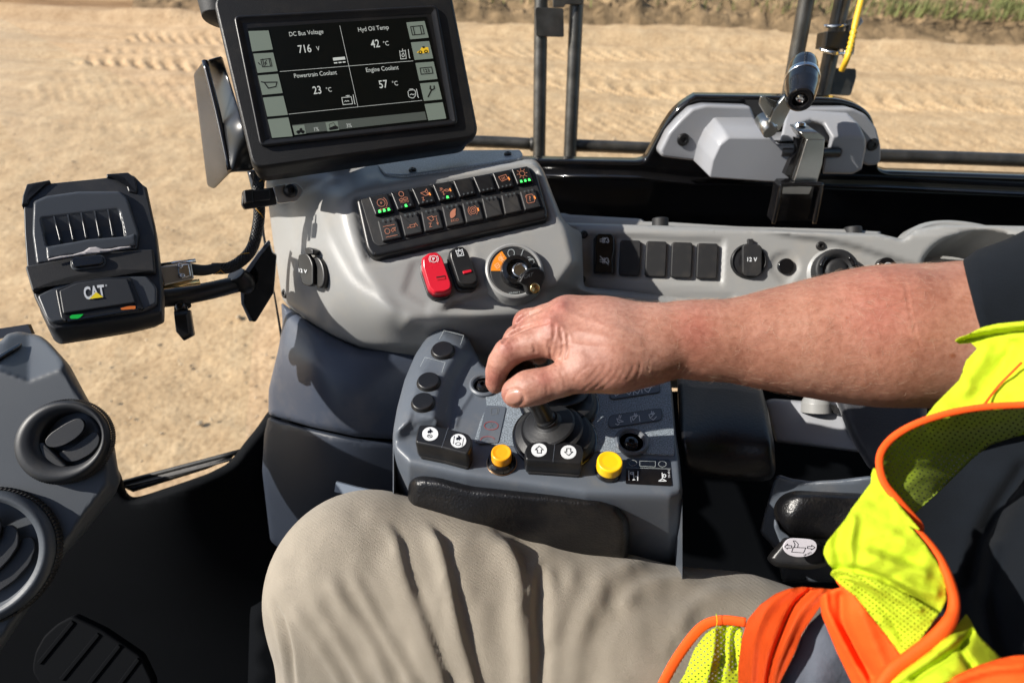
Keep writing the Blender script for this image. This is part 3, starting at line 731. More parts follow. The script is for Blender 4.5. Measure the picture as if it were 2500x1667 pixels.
def leds(q, n_on, v, up, kparent):
    on = {3: (0,1,2), 1: (1,), 0: ()}[n_on]
    for k, u in enumerate((.28,.53,.78)):
        s = 1 if up else -1
        tri = [q.px(u-.055, v), q.px(u-.035, v-.10*s), q.px(u+.035, v-.10*s), q.px(u+.055, v)]
        if up and k in on: tri = [q.px(u-.07, v+.01), q.px(u-.045, v-.13), q.px(u+.045, v-.13), q.px(u+.07, v+.01)]
        decal('indicator', PK, [tri], .0131, M['led'] if k in on else M['ledoff'], kparent)
glt = ['dial','ride','scoop','kick','','','heat','lamp']; gll = ['hare','ram','lower','eco','brake','','','help']
n_leds = [3,1,0,1,0,0,0,3]
for row in range(2):
    for i in range(8):
        if row == 0: a, b = TOPQ[i], BOTB[i]
        else: a, b = LOWT[i], LOWB[i]
        cs = ZG([(a[0],a[1]),(a[2],a[3]),(b[2],b[3]),(b[0],b[1])]); q = Quad(PK, cs)
        lvl = .0125 if row == 0 else .0115
        key = prism('key', PK, rnd(cs, 3.2), .007, lvl, M['blk'] if row == 0 else M['blkm'], kp, .0016)
        key['label'] = f"key {['in the upper row','in the lower row'][row]}, " + (['green lights and dial symbol','small AUTO symbol','bucket symbol','bucket kick symbol, one green light','blank, left of the blank pair','blank, right of the blank pair','heated mirror symbol','lamp symbol, three green lights'][i] if row == 0 else ['hare symbol','cylinder symbol','bucket lowering symbol','leaf symbol over ECO','brake symbol','blank, left of the blank pair','blank, right of the blank pair','question mark'][i])
        k = (glt if row == 0 else gll)[i]
        PKs = PK
        if k == 'eco':
            leaf = smooth_out([q.px(*p) for p in [(.32,.62),(.36,.42),(.5,.3),(.72,.24),(.66,.42),(.6,.58),(.42,.66)]], 3)
            decal('leaf_symbol', PK, [leaf], lvl+.0005, M['icon'], key)
            text('eco_lettering', PK, 'ECO', q.px(.52,.78), 5.6, M['icon'], key, lvl+.0005, (.98,-.2), (.2,.98), 1.2)
        elif k:
            strokes(k+'_symbol', PK, glyph(k, q), 1.25, lvl+.0005, M['icon'], key)
        if k == 'ride': text('auto_lettering', PK, 'AUTO', q.px(.53,.64), 5.2, M['icon'], key, lvl+.0005, (.98,-.15), (.2,.98), 1.0)
        if k == 'help': text('question_mark', PK, '?', q.px(.5,.5), 11, M['icon'], key, lvl+.0005, (.98,-.18), (.2,.98), 1.0, .02)
        if k in ('brake','help','heat','kick','scoop'):
            strokes('amber_edge', PK, [[q.px(.80,.44), q.px(.82,.56)]], 3.0, lvl+.0006, M['icon2'], key)
        leds(q, n_leds[i] if row == 0 else 0, .93 if row == 0 else .06, row == 0, key)

# ================================================================== ROCKERS, IGNITION, SOCKET on the dash
def rocker(name, label, outline, col_m, bcol, waist):
    t = thing(name, label, 'rocker switch', PK.pt(*np.mean(np.array(outline), 0)))
    o = np.array(outline); c = o.mean(0)
    sh = [tuple(p) for p in (o+np.array([-5, 7]))]
    prism('base', PK, rnd(sh, 5), -.004, .006, M['blk'], t, .0015)
    o0 = rnd([tuple(p) for p in o+np.array([-2,3])], 5, 4); o1 = rnd([tuple(c+(p-c)*.985) for p in o], 5, 4); o2 = rnd([tuple(c+(p-c)*np.array(waist)+np.array([1,0])) for p in o], 4, 4)
    loft('rocker_cap', PK, [(o0,.006),(o1,.0125),(o2,.0155)], col_m, t)
    return t
r1 = rocker('rocker_switch', 'bright red rocker switch marked with a circled P, below the keypad', ZG([(880,1080),(975,1065),(1035,1120),(1150,1440),(1145,1500),(1080,1530),(950,1540),(885,1480),(808,1240),(805,1140)]), M['red'], None, (.84,.90))
PKm = (1.0,-.12); PKd = (.25,.97)
text('brake_letter', PK, 'P', ZG([(945,1160)])[0], 7.5, M['wht'], r1, .0162, PKm, PKd, 1.1, .03)
cx, cy = ZG([(945,1160)])[0]
strokes('brake_symbol', PK, [ell(cx,cy,8,8,0,20)+[(cx+8,cy)], arc(cx,cy,11,140,225), arc(cx,cy,11,-45,40)], 1.3, .0161, M['wht'], r1)
prism('slot', PK, rnd(ZG([(970,1362),(1070,1345),(1078,1382),(980,1398)]), 1.5), .0150, .0160, M['red2'], r1)
prism('slot_shadow', PK, ZG([(972,1360),(1068,1344),(1071,1356),(976,1373)]), .0155, .0162, M['blk'], r1)
r2 = rocker('rocker_switch', 'black rocker switch with a small red bar beside the red switch', ZG([(1180,1015),(1265,1002),(1320,1050),(1440,1370),(1438,1420),(1380,1450),(1270,1450),(1215,1420),(1115,1130),(1110,1065)]), M['blk'], None, (.84,.90))
strokes('tank_symbol', PK, [ZG([(1190,1065),(1215,1130),(1282,1120),(1262,1050)]), ZG([(1195,1070),(1262,1058)]), ZG([(1222,1050),(1228,1075)]), ell(*ZG([(1238,1093)])[0], 4.6, 4.6, 0, 14)], 1.5, .0162, M['wht'], r2)
prism('red_bar', PK, rnd(ZG([(1266,1298),(1362,1278),(1372,1305),(1276,1330)]), 1.5), .0150, .0168, M['red'], r2, .0005)

PI = Plane((1256,663,kd(1256,663)-.004), n=PK.n)
mpx = 1/PI.scale(1256,663); 
ig = thing('ignition_switch', 'round ignition switch with an orange sector, key turned in its lock', 'ignition switch', PI.pt(1256,663))
cI = (1256.5,665.5); rI = 61/mpx
lathe('collar', PI.pt(1255,663), PI.n, [(rI*1.28,-.012),(rI*1.22,-.002),(rI*1.15,.0035),(rI*1.08,.0045),(rI*1.01,.004),(rI*.99,.002),(rI*.2,.002)], M['dash'], ig, 64)
lathe('dial_plate', PI.pt(*cI), PI.n, [(rI,.0015),(rI,.0030),(rI*.99,.0034),(.0001,.0034)], M['blkm'], ig, 64)
def pol(a, r): return (cI[0]+r*math.cos(math.radians(a)), cI[1]+r*math.sin(math.radians(a)))
decal('orange_sector', PI, [[pol(a, 58.5) for a in range(181,240,4)]+[pol(a, 30) for a in range(238,180,-4)]], .0038, M['ora'], ig)
strokes('dial_marks', PI, [ell(*pol(258,45),8,9,0,20)+[(pol(258,45)[0]+8,pol(258,45)[1])], [pol(291,38),pol(291,56)], ell(*pol(329,46),7,7,0,16), arc(*pol(329,46),4,90,300,8), [pol(318,50),pol(312,46)]], 1.6, .0039, M['gry'], ig)
strokes('sector_symbols', PI, [[pol(196,52),pol(206,46),pol(198,38),pol(188,44),pol(196,52)], [pol(192,48),pol(202,42)], [pol(222,52),pol(226,36)], [pol(215,48),pol(232,44)], [pol(216,38),pol(230,54)], arc(*pol(221,46),5,0,300,8)], 1.6, .0041, mat('pale_orange_print', (.9,.5,.25), .5), ig)
text('part_number', PI, '209-0207 9', pol(92,52), 4.2, M['gry'], ig, .0039, (1,-.08), (.08,1))
lathe('lock_ring', PI.pt(1260,668), PI.n, [(.0165,.003),(.0165,.009),(.0150,.0125),(.0105,.0135),(.0105,.008),(.0001,.008)], M['blkg'], ig, 40)
lathe('lock_cylinder', PI.pt(1266,672), PI.n, [(.0078,.006),(.0078,.015),(.0070,.0162),(.0062,.0158),(.0062,.014),(.0001,.014)], M['chrome'], ig, 32)
key = thing('key', 'black-headed key in the ignition lock, tilted to the right', 'key', PI.pt(1300,690,.03))
PKey = Plane((1300,685,kd(1300,685)-.030),(1340,700,kd(1340,700)-.022),(1290,720,kd(1290,720)-.026))
prism('head', PKey, rnd(ZK([(1990,905),(2030,870),(2090,862),(2135,890),(2140,930),(2110,1010),(2075,1045),(2030,1055),(2010,1030),(2000,990),(1955,965)]), 3), -.0035, .0035, M['blk'], key, .0013)
text('key_lettering', PKey, 'CAT', ZK([(2018,918)])[0], 9.5, M['dim'], key, .0038, (.95,-.3), (-.3,.95), .85, .03)
lathe('rivet', PKey.pt(*ZK([(2062,1010)])[0]), PKey.n, [(.0052,.002),(.0052,.0048),(.0040,.0056),(.0030,.0046),(.0001,.0040)], M['brass'], key, 20)
tube('blade', [(1270,676,kd(1270,676)-.012),(1288,682,kd(1288,682)-.026)], .0026, M['steel'], key, 8, 1, 1.8)

PS1 = Plane((772,659,.606),(800,655,.602),(775,700,.606)); PS1 = Plane((772,659,.607), n=(U(772,659,.6)*0+np.array([-.55,-.62,.56])))
sk = thing('power_socket', 'black 12 V socket with its cap ajar on the curved left side of the dashboard', 'power socket', PS1.pt(772,659))
prism('bezel', PS1, ell(784,666,15,38,-.12,32), -.010, .004, M['blk'], sk, .0015)
prism('cap', PS1, rnd(ZK([(425,775),(480,762),(510,795),(530,850),(530,990),(505,1003),(450,985),(430,900),(420,830)]), 6), .004, .0085, M['blk'], sk, .0012)
prism('hinge', PS1, rnd(ZK([(470,730),(500,724),(530,740),(530,775),(480,775)]), 3), .0, .0085, M['blk'], sk, .001)
text('socket_lettering', PS1, '12 V', ZK([(463,892)])[0], 8.5, M['wht'], sk, .0092, (.95,.16), (.05,1), 1.0, .02)

# ================================================================== DISPLAY
PM = Plane((635,209,.545),(1062,173,.590),(840,40,.566))
mo = thing('display_monitor', 'black square-cornered display showing four readings, above the dashboard', 'display', PM.pt(840,200))
mo_out = rnd(ZM([(205,40),(225,-20),(1890,-170),(2118,950),(2060,1035),(555,1218),(440,1150)]), 22, 7, rs=[30,30,34,24,26,34,30])
mo_out = rnd(ZM([(197,-30),(1895,-175),(2122,990),(490,1222)]), 34, 8)
c = np.array(mo_out).mean(0); P0 = np.array(mo_out)
back = [tuple(p) for p in (c+(P0-c)*.985+np.array([-6, 6]))]
inner = [tuple(p) for p in inset(P0, 4)]; inner2 = [tuple(p) for p in inset(P0, 8)]
housing = loft('housing', PM, [([tuple(p) for p in c+(P0-c)*.80+np.array([-8,10])], -.046), (back, -.040), (back, -.016), (mo_out, -.014), (mo_out, -.003), (inner, .0), (inner2, .0008)], M['bezel'], mo)
rec = rnd(ZM([(358,128),(1812,52),(1962,905),(548,1062)]), 15, 6)
R0 = np.array(rec)
V, F, fl = rings_mesh([PM.pt(*R0.T, .0006), PM.pt(*R0.T, .0032), PM.pt(*inset(R0, 3.5).T, .0040), PM.pt(*inset(R0, 7).T, .0036), PM.pt(*inset(R0, 17).T, .0014)], False, True)
rim = mk('screen_rim', V, F, M['blk'], mo, True, [len(F)-1])
scr_c = ZM([(455,212),(1733,130),(1893,865),(628,1002)])
prism('glass', PM, scr_c, .0012, .0020, M['scr'], mo)
SQ = Quad(PM, scr_c); so = .0024
scr = mo
ex, ed = (.996,-.088), (.21,.978)
def keyr(l, pts, m='soft'): return prism(l, PM, rnd(ZM(pts), 1.0), .0019, so, M[m], mo)
for k, pts in enumerate([[(462,235),(607,230),(638,365),(490,380)],[(497,396),(640,388),(672,520),(528,533)],[(530,552),(675,540),(708,676),(562,690)],[(566,710),(712,697),(745,832),(598,845)],[(600,865),(748,850),(780,985),(632,997)]]):
    sk_ = keyr('softkey', pts)
    if k == 1:
        strokes('battery_symbol', PM, [ZM([(552,440),(620,432),(632,486),(565,492),(552,440)]), ZM([(565,436),(577,492)]), ZM([(610,432),(622,488)]), ZM([(534,462),(548,476)]), ZM([(592,446),(580,466),(592,464),(584,480)])], 2.2, so+.0003, M['scrk'], sk_)
    if k == 2:
        strokes('bucket_symbol', PM, [ZM([(556,598),(576,602),(668,600),(660,632),(606,644),(578,604)])], 2.8, so+.0003, M['scrk'], sk_)
for k, pts in enumerate([[(1592,172),(1722,162),(1752,280),(1620,292)],[(1625,315),(1755,305),(1784,428),(1652,440)],[(1657,462),(1787,452),(1815,575),(1685,588)],[(1690,608),(1818,597),(1848,720),(1718,733)],[(1722,755),(1852,742),(1878,858),(1750,872)]]):
    sk_ = keyr('softkey', pts)
    if k == 0:
        strokes('film_symbol', PM, [ZM([(1622,204),(1706,196),(1720,256),(1636,264),(1622,204)]), ZM([(1640,206),(1652,260)]), ZM([(1690,202),(1702,256)])], 2.2, so+.0003, M['scrk'], sk_)
    if k == 1:
        decal('loader_symbol', PM, [ZM([(1665,388),(1690,370),(1700,352),(1748,350),(1754,388),(1700,396)])], so+.0003, M['scry'], sk_)
        decal('loader_wheels', PM, [ell(*p, 4.6, 4.6, 0, 14) for p in ZM([(1692,388),(1732,382)])]+[ZM([(1705,345),(1722,344),(1724,356),(1708,358)])], so+.0005, M['scrk'], sk_)
        decal('loader_hubs', PM, [ell(*p, 2, 2, 0, 10) for p in ZM([(1692,388),(1732,382)])], so+.0007, M['scry'], sk_)
    if k == 2:
        strokes('counter_symbol', PM, [ZM([(1690,500),(1772,492),(1782,536),(1698,544),(1690,500)])], 2.2, so+.0003, M['scrk'], sk_)
        text('counter_digits', PM, '123', ZM([(1736,518)])[0], 8.5, M['scrk'], sk_, so+.0004, ex, ed, .95, .03)
    if k == 3:
        strokes('wrench_symbol', PM, [ZM([(1748,704),(1772,655)]), ZM([(1764,628),(1762,646),(1776,656),(1792,646),(1790,628)])], 3.4, so+.0003, M['scrk'], sk_)
text('reading_title', PM, 'DC Bus Voltage', ZM([(876,246)])[0], 10.8, M['scrt'], mo, so, ex, ed, .84)
text('reading_title', PM, 'Hyd Oil Temp', ZM([(1356,214)])[0], 10.8, M['scrt'], mo, so, ex, ed, .84)
text('reading_title', PM, 'Powertrain Coolant', ZM([(942,541)])[0], 10.8, M['scrt'], mo, so, ex, ed, .84)
text('reading_title', PM, 'Engine Coolant', ZM([(1420,502)])[0], 10.8, M['scrt'], mo, so, ex, ed, .84)
for s_, p, h in (('716',(865,360),19),('42',(1368,323),19),('23',(953,655),19),('57',(1427,612),19)):
    text('reading_value', PM, s_, ZM([p])[0], h, M['scrt'], mo, so, ex, ed, .80, .01)
for s_, p in (('V',(960,358)),('°C',(1446,322)),('°C',(1038,652)),('°C',(1511,607))):
    text('reading_unit', PM, s_, ZM([p])[0], 11, M['scrt'], mo, so, ex, ed, .85)
strokes('screen_lines', PM, [ZM([(1116,195),(1246,775)]), ZM([(688,524),(1180,484),(1640,447)]), ZM([(752,828),(1246,776),(1704,730)])], .9, so, M['scrt'], mo)
decal('dc_symbol', PM, [ZM([(1066,425),(1152,417),(1156,437),(1070,446)]), ZM([(1074,458),(1098,456),(1100,465),(1076,467)]), ZM([(1106,455),(1128,453),(1130,462),(1108,464)]), ZM([(1136,452),(1156,450),(1158,459),(1138,461)])], so, M['scrt'], mo)
strokes('temperature_symbol', PM, [ZM([(1544,374),(1552,434),(1592,430),(1584,370)]), ZM([(1552,380),(1580,376)]), ZM([(1564,362),(1566,378)]), smooth_out(ZM([(1568,390),(1578,408),(1570,418),(1560,410)]),3), ZM([(1606,366),(1614,424)]), ZM([(1612,416),(1618,428)])], 1.5, so, M['scrt'], mo)
strokes('temperature_symbol', PM, [ZM([(1130,710),(1140,760),(1208,754),(1198,704),(1130,710)]), ZM([(1172,694),(1174,704)]), ZM([(1160,698),(1186,695)]), ZM([(1150,738),(1158,732),(1166,737),(1174,731),(1182,736)]), ZM([(1212,690),(1222,750)]), ZM([(1220,744),(1225,756)])], 1.5, so, M['scrt'], mo)
strokes('temperature_symbol', PM, [smooth_out(ZM([(1608,660),(1650,656),(1658,690),(1640,712),(1612,704),(1606,680)]),3), ZM([(1614,650),(1640,648)]), ZM([(1618,690),(1630,684),(1640,690),(1650,684)]), ZM([(1664,648),(1676,704)]), ZM([(1672,698),(1680,710)])], 1.5, so, M['scrt'], mo)
prism('status_bar', PM, ZM([(775,905),(1725,808),(1738,866),(792,972)]), .0019, .0022, M['bar'], mo)
prism('status_icon', PM, ZM([(778,912),(862,903),(876,966),(794,976)]), .0021, so, M['soft'], mo)
prism('status_icon', PM, ZM([(1014,886),(1100,877),(1112,940),(1028,950)]), .0021, so, M['soft'], mo)
decal('machine_symbol', PM, [ZM([(800,960),(815,944),(828,944),(830,930),(846,928),(850,944),(864,946),(866,958)]), ell(*ZM([(822,960)])[0],4,3.6,0,12), ell(*ZM([(852,957)])[0],4,3.6,0,12)], so+.0003, M['scrk'], mo)
decal('tilt_symbol', PM, [ZM([(1038,928),(1084,908),(1106,920),(1104,934),(1044,944)])], so+.0003, M['scrk'], mo)
strokes('tilt_cab', PM, [ZM([(1046,925),(1040,902),(1072,890),(1086,912)])], 1.4, so+.0004, M['scrk'], mo)
text('status_value', PM, '1%', ZM([(950,934)])[0], 9.5, M['scrt'], mo, so, ex, ed, .85)
text('status_value', PM, '3%', ZM([(1182,908)])[0], 9.5, M['scrt'], mo, so, ex, ed, .85)
# side bracket: bent sheet left of the display and post behind it
br = [(ZM([(66,540),(145,430),(270,400),(270,420),(480,1200),(480,1235),(330,1235),(210,1360),(165,1335)]))]
bk = thing('display_bracket', 'glossy black bent-sheet bracket behind the left side of the display', 'bracket', U(540,300,.60))
sheet('bent_sheet', rnd(ZM([(66,535),(140,438),(270,402),(520,1190),(470,1232),(332,1238),(215,1358),(165,1335)]), 7, 4),
      tps([(473,185,.665),(503,147,.585),(560,140,.600),(506,452,.660),(560,420,.578),(610,405,.590),(545,300,.582),(490,300,.662)]), M['brkt'], bk, 7, 5, .004, .05)
tube('edge_fold', [(500,150,.583),(530,270,.581),(562,418,.577)], .0030, M['blkg'], bk, 12, 6)
lathe('mount_ball', U(540,12,.60), UP, [(.001,-.02),(.018,-.016),(.022,0),(.018,.016),(.001,.02)], M['blkm'], bk, 24)
tube('mount_stem', [(800,330,.66),(850,400,.68)], .02, M['blkm'], bk, 20)

# ================================================================== PRINTER and its arm
PP_ = Plane((180,620,.495),(340,600,.520),(180,480,.515))
pr = thing('label_printer', 'dark handheld-size printer with ribbed lid on an arm at the left window', 'printer', PP_.pt(220,620))
body_o = rnd(ZP([(162,365),(205,205),(960,130),(1050,225),(1115,500),(1135,650),(1168,960),(1165,1128),(965,1172),(640,1222),(395,1255),(345,1225),(240,1010),(188,820),(168,560)]), 8, 4)
B0 = np.array(body_o); cB = B0.mean(0)
def scl(P, sx, sy=None, dx=0, dy=0):
    sy = sx if sy is None else sy; P = np.array(P); c_ = P.mean(0); return [tuple(p) for p in c_+(P-c_)*np.array([sx, sy])+np.array([dx, dy])]
loft('casing', PP_, [(scl(body_o,.84,.9,-22,2), -.036), (scl(body_o,.95,.98,-14,0), -.030), (scl(body_o,1.0,1.0), -.020), (scl(body_o,1.0,1.0), -.004), ([tuple(p) for p in inset(B0, 2.5)], -.0008), ([tuple(p) for p in inset(B0, 6)], .0006)], M['trim2'], pr)
lid_mat = mat('printer_lid_plastic', (.052,.057,.064), .35, bump=.2, bscale=1300, var=.06)
lid_o = rnd(ZP([(240,330),(330,290),(560,258),(860,255),(915,300),(1000,560),(985,675),(860,690),(340,770),(262,780),(232,560)]), 7, 4)
ribs = []
for k, (xt, yt, xb, yb) in enumerate([(378,410,432,605),(478,395,525,600),(575,385,618,585),(672,375,714,575),(768,365,810,570),(862,370,898,578)]):
    ribs.append((ZP([(xt,yt),((xt+xb)/2-6,(yt+yb)/2),(xb,yb)]), 3.0, -.0050))
lidd = lambda x, y: PP_.depth(x, y)-.0045
lid_area = rnd(ZP([(285,440),(860,372),(905,590),(335,660)]), 10)
def lidd2(x, y):                        # recess deepens from its top edge down to the tear ledge
    t = np.clip((y*1.0-(380+430/2.94)+(x-97)*.115)/70, 0, 1); return lidd(x, y)+.0062*t*inside(x, y, lid_area)*np.clip(segdist(x, y, lid_area)/3, 0, 1)
sheet('lid', lid_o, lidd2, lid_mat, pr, 3.2, 5, .0035, .006)
PLd = Plane((180,600,float(lidd(np.float64(180),np.float64(600)))), n=PP_.n)
for q in ribs:
    (x0, y0), _, (x1, y1) = q[0]; n_ = np.array([y1-y0, -(x1-x0)])/math.hypot(x1-x0, y1-y0); m_ = ((x0+x1)/2, (y0+y1)/2)
    pts = [(x0, y0), (m_[0]+n_[0]*2.2, m_[1]+n_[1]*2.2), (x1+n_[0]*3, y1+n_[1]*3), (x1-n_[0]*3, y1-n_[1]*3), (m_[0]-n_[0]*2.2, m_[1]-n_[1]*2.2)]
    prism('lid_rib', PLd, rnd(pts, 1.5), -.0075, -.0004, lid_mat, pr, .0009)
sheet('lid_lip', rnd(ZP([(330,655),(640,600),(905,580),(965,560),(978,648),(700,690),(338,745)]), 3), lambda x, y: PP_.depth(x, y)-.0062, lid_mat, pr, 6, 4, .002, .004)
sheet('torn_paper', ZP([(345,742),(430,722),(520,712),(600,688),(640,660),(690,655),(740,672),(800,668),(860,655),(940,650),(940,660),(760,692),(600,712),(345,752)]), lambda x, y: PP_.depth(x, y)-.0075, M['paper'], pr, 4, 0, 0, .0005)
mid_o = rnd(ZP([(190,815),(700,718),(1105,690),(1122,860),(900,855),(640,880),(420,930),(245,1000)]), 7, 4)
prism('front_band', PP_, mid_o, -.002, .0055, M['blkm'], pr, .0018)
prism('feed_button_ring', PP_, rnd(ZP([(518,770),(545,755),(740,735),(768,765),(768,805),(740,828),(550,852),(520,830)]), 6), .005, .0068, lid_mat, pr, .0008)
prism('feed_button', PP_, rnd(ZP([(530,778),(555,765),(735,748),(756,770),(756,800),(733,818),(555,840),(532,822)]), 6), .0062, .0085, M['blkg'], pr, .001)
fp_o = rnd(ZP([(275,1020),(420,945),(640,895),(900,875),(1060,880),(1130,960),(1130,1080),(1040,1125),(700,1170),(390,1215),(345,1190)]), 8, 4)
prism('front_shell', PP_, fp_o, -.002, .0045, lid_mat, pr, .0020)
prism('front_shroud', PP_, rnd(ZP([(410,985),(560,925),(760,895),(945,895),(1040,1120),(1020,1130),(960,1060),(500,1150),(488,1215),(450,1190)]), 5), .0036, .0062, M['blk'], pr, .0012)
prism('logo_plate', PP_, rnd(ZP([(440,1000),(560,945),(760,915),(925,915),(985,1085),(468,1165)]), 5), .0055, .0078, M['trim2'], pr, .0012)
prism('status_strip', PP_, ZP([(475,1165),(980,1085),(1000,1130),(500,1212)]), .005, .0062, M['blkg'], pr)
decal('status_light', PP_, [rnd(ZP([(512,1180),(530,1168),(612,1162),(590,1185),(570,1195),(520,1196)]), 2)], .0065, M['ledg'], pr)
decal('status_light', PP_, [rnd(ZP([(872,1120),(930,1105),(980,1103),(980,1125),(880,1132)]), 2)], .0065, M['ledo'], pr)
lx, ldn = (.985,-.13), (.17,.98)
text('logo_lettering', PP_, 'CAT', ZP([(690,1012)])[0], 29, M['wht'], pr, .0082, lx, ldn, .62, .035)
text('logo_mark', PP_, '®', ZP([(774,966)])[0], 4.5, M['wht'], pr, .0082, lx, ldn)
decal('logo_triangle', PP_, [ZP([(656,1064),(704,1014),(755,1050)])], .0086, mat('logo_yellow', (.85,.65,.01), .5), pr)
for pts in ([(158,370),(165,300),(196,212),(360,182),(370,208),(245,232),(218,320),(205,360)], [(765,140),(920,128),(975,170),(990,255),(985,280),(925,268),(895,185),(872,165),(768,168)]):
    prism('corner_bumper', PP_, rnd(ZP(pts), 3), -.004, .0022, M['blk'], pr, .0014)
sheet('side_bumper', rnd(ZP([(990,190),(1055,230),(1118,520),(1135,700),(1105,700),(1060,420),(1000,230)]), 4), lambda x, y: PP_.depth(x, y)+.003, M['blk'], pr, 6, 4, .003, .03)

am = thing('printer_arm', 'black ball-joint mounting arm with a square clamp knob holding the printer', 'mounting arm', U(480,720,.55))
tube('arm_tube', [(300,705,.565),(390,727,.575),(500,712,.60),(600,688,.635)], [.010,.0095,.0092,.0088], M['blk'], am, 22, 6)
tube('ball_joint', [(575,668,.62),(592,690,.63),(586,706,.632)], [.009,.013,.010], M['blk'], am, 20, 5)
tube('collar', [(442,718,.588),(447,748,.583)], [.0075,.0075], M['blkm'], am, 16)
KN = Plane((448,790,.575), n=(U(448,790,.575)-CAM)*-1+np.array([-.1,0,0]))
loft('knob', KN, [(rnd(ZP([(1250,1110),(1360,1105),(1390,1290),(1320,1325),(1265,1260)]),4), -.012), (rnd(ZP([(1246,1115),(1364,1105),(1392,1290),(1320,1330),(1262,1262)]),4), 0), (rnd(ZP([(1262,1150),(1345,1142),(1362,1275),(1310,1300),(1278,1255)]),3), .008)], M['blk'], am)
tube('knob_neck', [(439,722,.585),(443,765,.58)], .0062, M['blkg'], am, 14)
PL2 = Plane((600,700,.645),(650,640,.640),(640,760,.66))
prism('mount_plate', PL2, rnd(ZP([(1745,865),(1850,690),(1930,608),(1955,700),(1985,715),(1965,985),(1835,1195),(1792,1190),(1765,1100),(1735,1040),(1725,900)]), 5), -.005, 0, M['blkg'], am, .001)
prism('plate_edge', PL2, rnd(ZP([(1720,875),(1855,690),(1925,605),(1945,625),(1870,720),(1760,885),(1752,1060),(1812,1180),(1792,1190),(1732,1060)]), 3), .0, .0015, M['trim'], am, .0006)
# connector and braided cable
cn = thing('data_cable', 'black braided cable with amber flecks and a metal plug into the printer', 'cable', U(560,655,.6))
PCn = Plane((430,660,.545),(480,655,.555),(430,680,.545))
prism('plug_shell', PCn, rnd(ZP([(1140,800),(1370,775),(1390,885),(1175,935)]), 3), -.010, .004, M['steel'], cn, .0012)
prism('plug_cover', PCn, rnd(ZP([(1270,790),(1350,782),(1368,870),(1300,885),(1275,860)]), 3), .003, .006, M['chrome'], cn, .001)
for p in ([(1285,797)],[(1300,868)]): screw(cn, PCn, *ZP(p)[0], .0026, .006, 'chrome')
tube('thumbscrew', [(372,650,.545),(478,636,.56)], .0020, M['chrome'], cn, 10)
tube('thumbscrew', [(376,702,.54),(488,688,.555)], .0028, M['brass'], cn, 10)
tube('boot', [(460,657,.555),(500,660,.565),(535,652,.575)], [.0058,.0052,.0046], M['blkm'], cn, 16, 4)
cab = [(520,656,.572),(560,653,.585),(595,632,.592),(618,600,.598),(630,550,.602),(633,510,.602),(629,470,.598),(634,430,.600),(640,380,.61)]
CW = catmull([U(*p) for p in cab], 16)
braid = bpy.data.materials.new('braided_sleeve'); braid.use_nodes = True; bn_ = braid.node_tree; bb = bn_.nodes['Principled BSDF']
bb.inputs['Roughness'].default_value = .38; bb.inputs['Base Color'].default_value = (.012,.012,.014,1)
V, F, fl = tube_geo(CW, .0046, 20)
mk('sleeve_core', V, F, braid, cn)
def helix(C, r, turns_per_m, ph, wr, m, name, parent, sub=None):
    C = np.array(C); s_ = np.concatenate([[0], np.cumsum(np.linalg.norm(np.diff(C, axis=0), axis=1))]); T = np.gradient(C, axis=0); T /= np.linalg.norm(T, axis=1)[:,None]
    u = np.array([0.3,0.2,1.0]); pts = []
    nS = int(s_[-1]/.0009)
    ss = np.linspace(0, s_[-1], nS)
    Ci = np.stack([np.interp(ss, s_, C[:,k]) for k in range(3)], 1); Ti = np.stack([np.interp(ss, s_, T[:,k]) for k in range(3)], 1)
    out = []
    for k in range(nS):
        t_ = Ti[k]/np.linalg.norm(Ti[k]); u = u-(u@t_)*t_; u /= np.linalg.norm(u); v = np.cross(t_, u)
        a = ph+2*math.pi*turns_per_m*ss[k]; out.append(Ci[k]+r*(math.cos(a)*u+math.sin(a)*v))
    return tube_geo(out, wr, 5)
gs = []
for k in range(10):
    gs.append(helix(CW, .0050, 26, 2*math.pi*k/10, .00075, None, '', None)); gs.append(helix(CW, .0050, -26, 2*math.pi*k/10, .00075, None, '', None))
V, F = join_geo(gs); mk('braid', V, F, M['blk'], cn)
g = helix(CW, .0056, 26, .6, .00045, None, '', None); g2_ = helix(CW, .0056, -26, 2.2, .00045, None, '', None)
V, F = join_geo([g, g2_]); V = np.asarray(V); seg5 = 5
Fk = [f for f in F if len(f) == 4 and ((f[0]//5) % 32) < 12]; mk('amber_thread', V, Fk, M['fleck'], cn)
cl = thing('cable_clip', 'zinc tab with a black P-clip and tie holding the braided cable to the dashboard', 'cable clip', U(690,472,.6))
PCl = Plane((640,478,.593),(720,470,.612),(640,500,.593))
prism('zinc_tab', PCl, rnd(ZP([(1955,222),(2120,198),(2165,235),(2170,265),(2130,330),(1990,348)]), 9), 0, .0022, M['steel'], cl, .0006)
prism('clip_strap', PCl, rnd(ZP([(1745,250),(1975,225),(1990,350),(1760,382),(1738,350)]), 4), -.006, -.001, M['blk'], cl, .001)
prism('tie_head', PCl, rnd(ZP([(1738,260),(1800,252),(1812,345),(1750,352)]), 3), .0, .0085, M['blk'], cl, .0015)
prism('tie_band', PCl, rnd(ZP([(1800,262),(1925,250),(1932,325),(1812,338)]), 5), .0045, .0065, M['blk'], cl, .001)
bc = ZP([(2080,257)])[0]; o_ = PCl.pt(*bc, .0022)
V, F, fl = lathe_geo(o_, PCl.n, [(.0072,0),(.0072,.002),(.0062,.0050),(.0045,.0060),(.0028,.0060),(.0026,.0030),(.0001,.0030)], 28); mk('bolt', V, F, M['blk'], cl)

